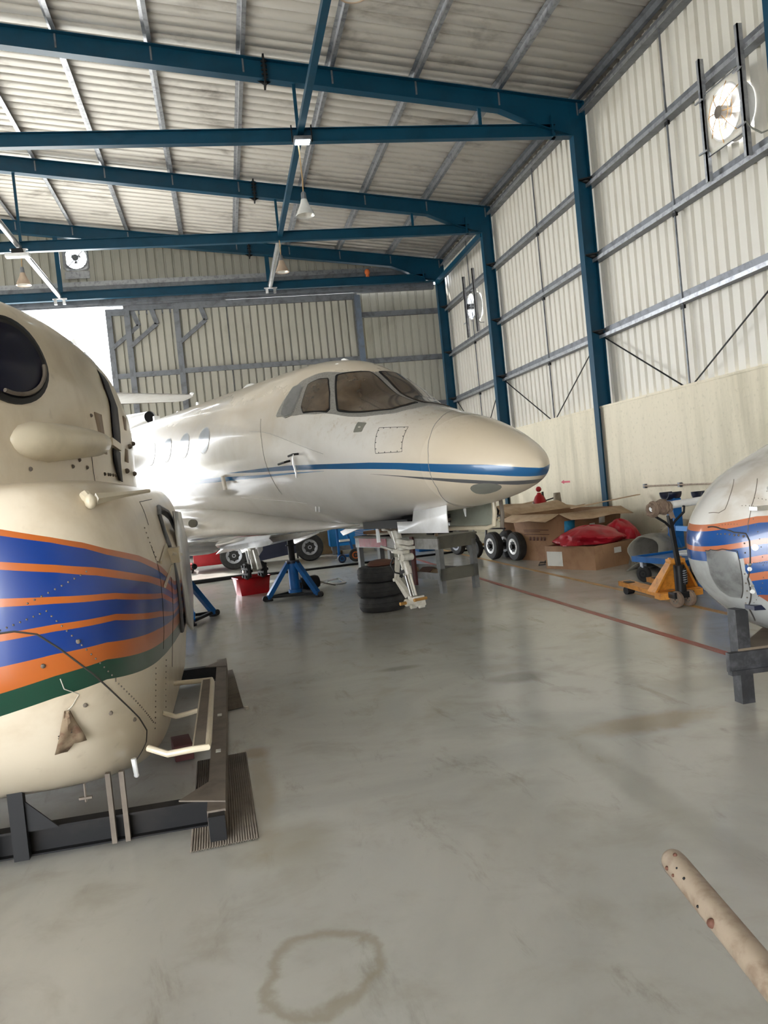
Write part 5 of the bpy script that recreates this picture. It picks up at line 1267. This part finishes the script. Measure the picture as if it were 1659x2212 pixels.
def carton(loc, rz, dims, label, flaps, m_='card', lean=0., extras=None, group=None):
    t = thing('cardboard_box', label, 'box', loc, rz); w_, d_, h_ = dims
    g = G(); o = lean
    b0 = [(-w_/2, -d_/2, 0), (w_/2, -d_/2, 0), (w_/2, d_/2, 0), (-w_/2, d_/2, 0)]
    b1 = [(-w_/2-o, -d_/2-o, h_), (w_/2+o, -d_/2-o, h_), (w_/2+o, d_/2+o, h_), (-w_/2-o, d_/2+o, h_)]
    g.loft([b0, b1], (True, False)); bx = obj('carton_body', g, m_, t, solid=.012, ang=15)
    for i, (side, L, dz) in enumerate(flaps):
        a, b = Vector(b1[side]), Vector(b1[(side+1) % 4]); out = (a+b)/2; out.z = 0; out = Vector((out.x, out.y, 0)).normalized() if out.length else Vector((1, 0, 0))
        e = (b-a).normalized(); out = Vector((e.y, -e.x, 0))
        mid = [a+(b-a)*k/3+out*L*.5+Vector((0, 0, dz*.55+.01*(-1)**k)) for k in range(4)]
        tip = [a+(b-a)*k/3+out*L+Vector((0, 0, dz+.015*(-1)**k)) for k in range(4)]
        base = [a+(b-a)*k/3 for k in range(4)]
        f = obj('flap', G().grid([base, mid, tip]), 'cardpale', t, solid=.008)
    return t, bx
t1, bx = carton((6.25, 16.0, 0), R_(16), (1.1, .8, .74), 'open cardboard box behind the wheels, furthest from the viewer', [(0, .35, .05), (1, .3, .12), (2, .35, .25), (3, .32, .04)], lean=.04)
g = G().box((-.592, 0, .44), (.004, .4, .05), 0); g.box((-.585, .05, .36), (.004, .45, .02), 0); obj('print_lines', g, 'print', bx)
t2, bx = carton((6.15, 14.35, 0), R_(18), (1.3, 1.15, .86), 'largest brown cardboard box with blue label and flared lid by the wall', [(0, .30, -.12), (2, .4, .15), (3, .32, -.1)], lean=.09)
def onside(x0, x1, z0, z1, side='l', off=.02):
    """rectangle on the long (front) or short side of the large carton, following its flare"""
    g = G()
    def P(u, z):
        k = .09*z/.84
        return Vector((u, -(.575+k)-off, z)) if side == 'l' else Vector((-(.65+k)-off, u, z))
    g.poly([P(x0, z0), P(x1, z0), P(x1, z1), P(x0, z1)]); return g
for nm, m_, q, sd_ in (('blue_label', 'label', (-.64, -.40, .42, .72), 'l'), ('white_label', 'whitelabel', (-.05, .08, .42, .62), 'l'), ('white_label', 'whitelabel', (.18, .32, .6, .73), 'l')):
    obj(nm, onside(*q, side=sd_), m_, bx, solid=.002)
gw = G()
for z0 in (.57, .54, .49): gw.poly([tuple(v) for v in [Vector((-(.65+.09*z0/.84)-.022, u, z)) for u, z in ((.36, z0), (-.34 if z0 != .54 else -.1, z0), (-.34 if z0 != .54 else -.1, z0+.012), (.36, z0+.012))]])
for k in range(5):
    z0 = .30+.0*k; gw.poly([tuple(Vector((-(.65+.09*z/.84)-.022, u, z))) for u, z in ((.25-.1*k, .38), (.19-.1*k, .38), (.17-.1*k, .45), (.23-.1*k, .45))])
obj('printed_panel', gw, 'print', bx, solid=.002)
t3, bx = carton((5.80, 12.68, 0), R_(24), (1.0, 1.05, .38), 'low brown cardboard box under the red cloth', [], lean=.0)
g = G().box((-.508, .32, .17), (.004, .34, .24), 0); obj('white_label', g, 'whitelabel', bx); g = G().box((.05, -.533, .26), (.17, .004, .09), 0); obj('white_label', g, 'whitelabel', bx)
def blob(name, m_, loc, rz, size, label, cat, seed=0, amp=.18, n=34, parent=None, flat=.25, fold=3):
    rnd = random.Random(seed); ph = [rnd.uniform(0, 6.28) for _ in range(8)]
    g = G(); R = []
    for i in range(n+1):
        v = i/n*PI; ring = []
        for j in range(2*n):
            a = 2*PI*j/(2*n); r = 1+amp*math.sin(fold*a+ph[0]+2*v)*math.sin(v)+amp*.6*math.sin((fold*2+1)*a+ph[1]-3*v)+amp*.4*math.sin(9*v+ph[2]+2*a)*math.sin(v)+amp*.28*math.sin(11*a+5*v+ph[4])*math.sin(v)+amp*.2*math.sin(19*a-7*v+ph[5])*math.sin(v)
            x, y, z = r*math.sin(v)*math.cos(a), r*math.sin(v)*math.sin(a), -math.cos(v)*(1+amp*.5*math.sin(3*a+ph[3]))
            z = max(z, -flat)
            ring.append((x*size[0], y*size[1], (z+flat)*size[2]))
        R.append(ring)
    g.loft(R, (False, False)); return obj(name, g, m_, parent, loc=loc, rz=rz, label=label, cat=cat)
blob('red_cloth', 'redcloth', (5.84, 12.72, .385), R_(40), (.62, .50, .22), 'crumpled red plastic cloth draped over the low cardboard box', 'cloth', 3, .10, fold=2)
blob('red_cloth', 'redcloth', (6.52, 13.0, .28), R_(60), (.36, .30, .32), 'second mound of red cloth nearest the wall column', 'cloth', 5, .12)
blob('black_sack', 'black', (7.0, 12.2, 0), R_(60), (.24, .3, .36), 'black sack stuffed behind the low cardboard box', 'sack', 9, .1)
g = G().tube([(5.55, 14.05, .01), (5.42, 13.8, .01), (5.3, 13.45, .012), (5.2, 13.5, .01), (5.38, 13.9, .01), (5.6, 13.7, .01), (5.75, 13.3, .02)], .009, 6); obj('string', g, 'black', label='loose black cord on the floor before the large box', cat='cord')
g = G(); g.b2((5.85, 15.0, 0), (6.05, 15.1, .12)); obj('sheet', g, 'black', label='dark scrap at the foot of the large box', cat='scrap')
# red canister on the boxes
t = thing('fire_extinguisher', 'red extinguisher standing on the furthest cardboard box', 'extinguisher', (6.45, 16.35, .80))
g = G().lathe([(.10, 0), (.17, .03), (.16, .10), (.13, .22), (.09, .31), (.045, .36), (.04, .39)], n=22); obj('cylinder', g, 'red', t)
g = G().sphere((.0, 0, .46), .06, 8); obj('head', g, 'red', t)
g = G(); g.beam((.08, 0, .05), (.08, 0, .40), .03, .04, (1, 0, 0)); g.tube([(.06, 0, .36), (.12, -.03, .2), (.1, -.02, .02)], .02, 7); g.tube([(.1, 0, .2), (.22, -.2, .25), (.25, -.35, .32)], .012, 6); obj('hose', g, 'black', t)
g = G().b2((-.17, -.04, .13), (-.14, .0, .2)); obj('white_sticker', g, 'whitelabel', t)
t = thing('tool_tray', 'black and red flat tool tray lying across the furthest cardboard box', 'tray', (6.3, 16.0, .78), R_(50))
g = G().b2((-.5, -.16, 0), (.55, .14, .05), .01); obj('tray', g, 'black', t)
g = G().b2((-.25, -.12, .05), (.5, .12, .075), .01); obj('lid', g, 'red', t)
g = G().cyl((6.68, 15.95, .76), (6.68, 15.95, 1.16), .10, .07, n=14); obj('paper_roll', g, 'sack', label='upright brown paper roll behind the red extinguisher', cat='roll')
g = G(); g.beam((5.95, 13.62, .93), (7.2, 13.5, 1.05), .14, .012); obj('timber_strip', g, 'cardpale', label='thin pale strip lying across the flared lid of the large box', cat='strip')
# carpets and cloth pile
t = thing('carpet_roll', 'folded grey brown carpet piled against the wall beside the blue cart', 'carpet', (6.42, 11.3, 0), R_(20))
g = G(); rows = []
for i in range(22):
    a = -1.0+i/21*5.1; rr = .25*(1-.006*i)
    rows.append([(-.5+1.0*j/8+.03*math.sin(i), rr*1.25*math.cos(a), .30+rr*math.sin(a)*(1+.06*math.sin(j))) for j in range(9)])
g.grid(rows); obj('fold', g, 'carpet', t, solid=.02)
g = G(); rows = []
for i in range(14): rows.append([(-.62+.05*j+1.0*j/8, -.50+i*.06, .02+.15*math.sin(i/13*PI)+.01*math.sin(j)) for j in range(9)])
g.grid(rows); obj('lower_fold', g, 'carpet', t, solid=.015)
blob('sack', 'sack', (6.85, 11.6, .42), .4, (.36, .30, .20), 'grey brown cloth heap on top of the carpet, against the wall', 'cloth', 14, .2)
blob('sack', 'carpet', (6.25, 11.75, 0), .4, (.22, .2, .34), 'dark folded carpet end between the low box and the carpet roll', 'carpet', 15, .15)
g = G().sphere((7.05, 10.9, .62), .09, 8, (1, 1.4, .9)); g.cyl((7.05, 10.9, 0), (7.05, 10.9, .56), .03, n=8); obj('orange_rag', g, 'orange', label='orange cloth tip showing behind the carpet by the wall', cat='cloth')
# blue cart and cradle stand
t = thing('platform_cart', 'blue flat platform cart on castors with a coiled hose', 'cart', (5.9, 9.9, 0), R_(8))
g = G(); g.b2((-.48, -.55, .30), (.55, .50, .33)); g.b2((-.5, -.57, .285), (.57, -.54, .36)); g.b2((-.5, .5, .285), (.57, .53, .36)); g.b2((-.5, -.55, .285), (-.47, .5, .36)); obj('deck', g, 'jackblue', t)
for x, y in ((-.4, -.45), (.45, -.45), (-.4, .42), (.45, .42)):
    wh = wheel(t, (x, y, .11), .11, .06, (1, .3, 0), 'rubber', 'black', 3); g = G().b2((x-.03, y-.03, .2), (x+.03, y+.03, .3)); obj('castor_fork', g, 'galv', t)
g = G().tube([((.18+.005*k/6)*math.cos(k*.5)+.1, (.18+.003*k)*math.sin(k*.5)-.0, .345+.0008*k) for k in range(40)], .012, 6); obj('coiled_hose', g, 'white', loc=(5.9, 9.9, 0), rz=R_(8), label='white coiled hose lying on the blue platform cart', cat='hose')
t = thing('cradle_stand', 'tall blue stand with two curved cradle arms behind the pallet jack', 'stand', (6.35, 10.55, 0))
for y, dz in ((.42, 0), (-.42, .0)):
    g = G(); g.prism([(-.02, y-.03, .34), (-.02, y+.26, .34), (-.02, y+.12, .55), (-.02, y+.10, 1.06), (-.02, y-.10, 1.06), (-.02, y-.06, .55), (-.02, y-.2, .34)], (.03, 0, 0)); g.b2((-.03, y-.1, .34), (.1, y-.07, 1.05)); obj('upright', g, 'jackblue', t)
    g = G(); rows = [[(-.10+.2*j, y+.13*math.cos(a), 1.15-.11*math.sin(a)) for j in (0, 1)] for a in [PI*k/12 for k in range(13)]]; g.grid(rows); obj('cradle', g, 'navy', t, solid=.02)
g = G().beam((0, -.45, .62), (0, .45, .62), .05, .07); obj('cross_bar', g, 'cabblue', t)
# drum
t = thing('oil_drum', 'blue steel drum behind the pallet jack handle', 'drum', (5.82, 9.05, 0))
g = G().lathe([(.27, 0), (.285, .01), (.285, .03), (.275, .04), (.278, .28), (.288, .295), (.288, .31), (.278, .325), (.278, .57), (.288, .585), (.288, .60), (.278, .615), (.275, .84), (.285, .85), (.285, .87), (.26, .87), (.255, .855)], n=36); obj('drum_body', g, 'jackblue', t)
g = G().box((0, 0, .88), (.42, .36, .03), .4, .005); obj('cloth_pad', g, 'sack', loc=(5.82, 9.05, 0), label='brown folded cloth on top of the blue drum', cat='cloth')
g = G().lathe([(.10, .9), (.11, .92), (.11, 1.12), (.12, 1.14), (.10, 1.15)], n=20); obj('canister', g, 'jackblue', loc=(5.92, 9.15, 0), label='small blue canister standing on the drum', cat='canister')
# pallet jack
t = thing('pallet_jack', 'yellow hand pallet jack with black handle and wrapped grip', 'pallet jack', (4.80, 8.25, 0))
def fork(a, b, wd):
    g = G(); a = Vector(a); b = Vector(b); d = (b-a).normalized(); s = Vector((-d.y, d.x, 0))*wd/2; ti = b+d*.07
    g.prism([a-s+Vector((0, 0, .10)), a+s+Vector((0, 0, .10)), b+s+Vector((0, 0, .10)), ti+s*.6+Vector((0, 0, .09)), ti-s*.6+Vector((0, 0, .09)), b-s+Vector((0, 0, .10))], (0, 0, .055))
    return g
f1 = fork((-.10, .12, 0), (.02, 1.36, 0), .16); o1 = obj('fork', f1, 'yellow', t)
f1 = fork((.27, .18, 0), (.42, 1.38, 0), .16); o2 = obj('fork', f1, 'yellow', t)
for p in ((.005, 1.22), (.40, 1.24)):
    g = G().cyl((p[0]-.05, p[1]-.01, .05), (p[0]+.05, p[1]+.01, .05), .05, n=14); obj('roller', g, 'black', t)
    g = G().box((p[0], p[1]-.02, .157), (.09, .16, .006), -.1); obj('roller_slot', g, 'black', t)
g = G(); g.prism([(-.20, .10, .08), (-.05, .06, .08), (.34, .12, .08), (.36, .26, .08), (-.18, .26, .08)], (0, 0, .07))
g.prism([(-.19, .40, .15), (-.19, .22, .15), (-.05, .06, .50), (-.05, .12, .54)], (.03, .0, 0)); g.prism([(.33, .42, .15), (.33, .24, .15), (.08, .06, .50), (.08, .12, .54)], (.03, .0, 0)); g.prism([(-.18, .30, .15), (.35, .32, .15), (.10, .11, .52), (-.05, .11, .52)], (0, .03, .0)); g.box((.02, .10, .50), (.18, .12, .05), 0, .01); obj('frame_yoke', g, 'yellow', t)
g = G(); g.cyl((0, 0, .16), (0, 0, .46), .06, n=18); g.b2((-.12, -.07, .10), (.12, .07, .17), .01); g.cyl((.03, -.05, .25), (.03, -.05, .42), .025, n=12); obj('pump', g, 'black', t)
g = G().tube([(.03+.028*math.cos(k*.9), -.05+.028*math.sin(k*.9), .26+.0035*k) for k in range(42)], .005, 5); obj('spring', g, 'galvdark', t)
for x in (-.075, .075): wheel(t, (x, -.03, .09), .09, .055, (1, .25, 0), 'brownrag', 'duststeel', 4)
g = G().beam((0, 0, .42), (-.075, -.02, 1.02), .05, .04, (1, 0, 0)); hd = obj('handle_bar', g, 'black', t)
g = G().tube([(-.065, -.02, .88), (-.13, -.02, .95), (-.24, -.0, 1.03), (-.25, .0, 1.09), (-.2, 0, 1.12), (.06, -.02, 1.13), (.11, -.03, 1.10), (.10, -.03, 1.04), (-.01, -.02, .95), (-.065, -.02, .88)], .014, 8); obj('grip_loop', g, 'black', hd)
g = G()
rnd = random.Random(4)
for k in range(8):
    x0 = 4.50+.03*k; r0_ = .060+.012*math.sin(k*1.7); tl = rnd.uniform(-.4, .4)
    g.tube([(x0+.02*tl*math.cos(2*PI*i/16)+.008*math.sin(3*i+k), 8.20+r0_*math.cos(2*PI*i/16), 1.125+r0_*.95*math.sin(2*PI*i/16)-.006*abs(k-4)) for i in range(16)], .024, 7, True)
g.grid([[(4.66+.012*j+.01*k, 8.16-.006*j, 1.10-.028*k+.006*math.sin(2*j+k)) for j in range(5)] for k in range(5)])
obj('handle_rag', g, 'brownrag', label='brown rag wound around the pallet jack handle', cat='rag')
g = G().cyl((4.50, 8.195, 1.125), (6.2, 8.42, 1.17), .042, n=20); obj('white_shaft', g, 'white', label='white tube resting on the pallet jack handle and running behind the right helicopter', cat='tube')
# ------------------------------------------------------------------ world and lights
w = bpy.data.worlds.new('sky'); sc.world = w; w.use_nodes = True
nt = w.node_tree; bg = nt.nodes['Background']
bg.inputs['Color'].default_value = (.93, .965, 1., 1); bg.inputs['Strength'].default_value = 9.0
sc.view_settings.view_transform = 'Standard'; sc.view_settings.look = 'None'; sc.view_settings.gamma = 1
sc.view_settings.use_curve_mapping = False; sc.view_settings.exposure = 0.8

sd_ = bpy.data.lights.new('sun', 'SUN'); so = bpy.data.objects.new('sun', sd_); C.objects.link(so)
sd_.energy = 6.0; sd_.angle = .02; sd_.color = (1, .97, .93)
so.rotation_euler = Vector((.42, -1, -.95)).to_track_quat('-Z', 'Y').to_euler(); so.location = (-20, 50, 40)
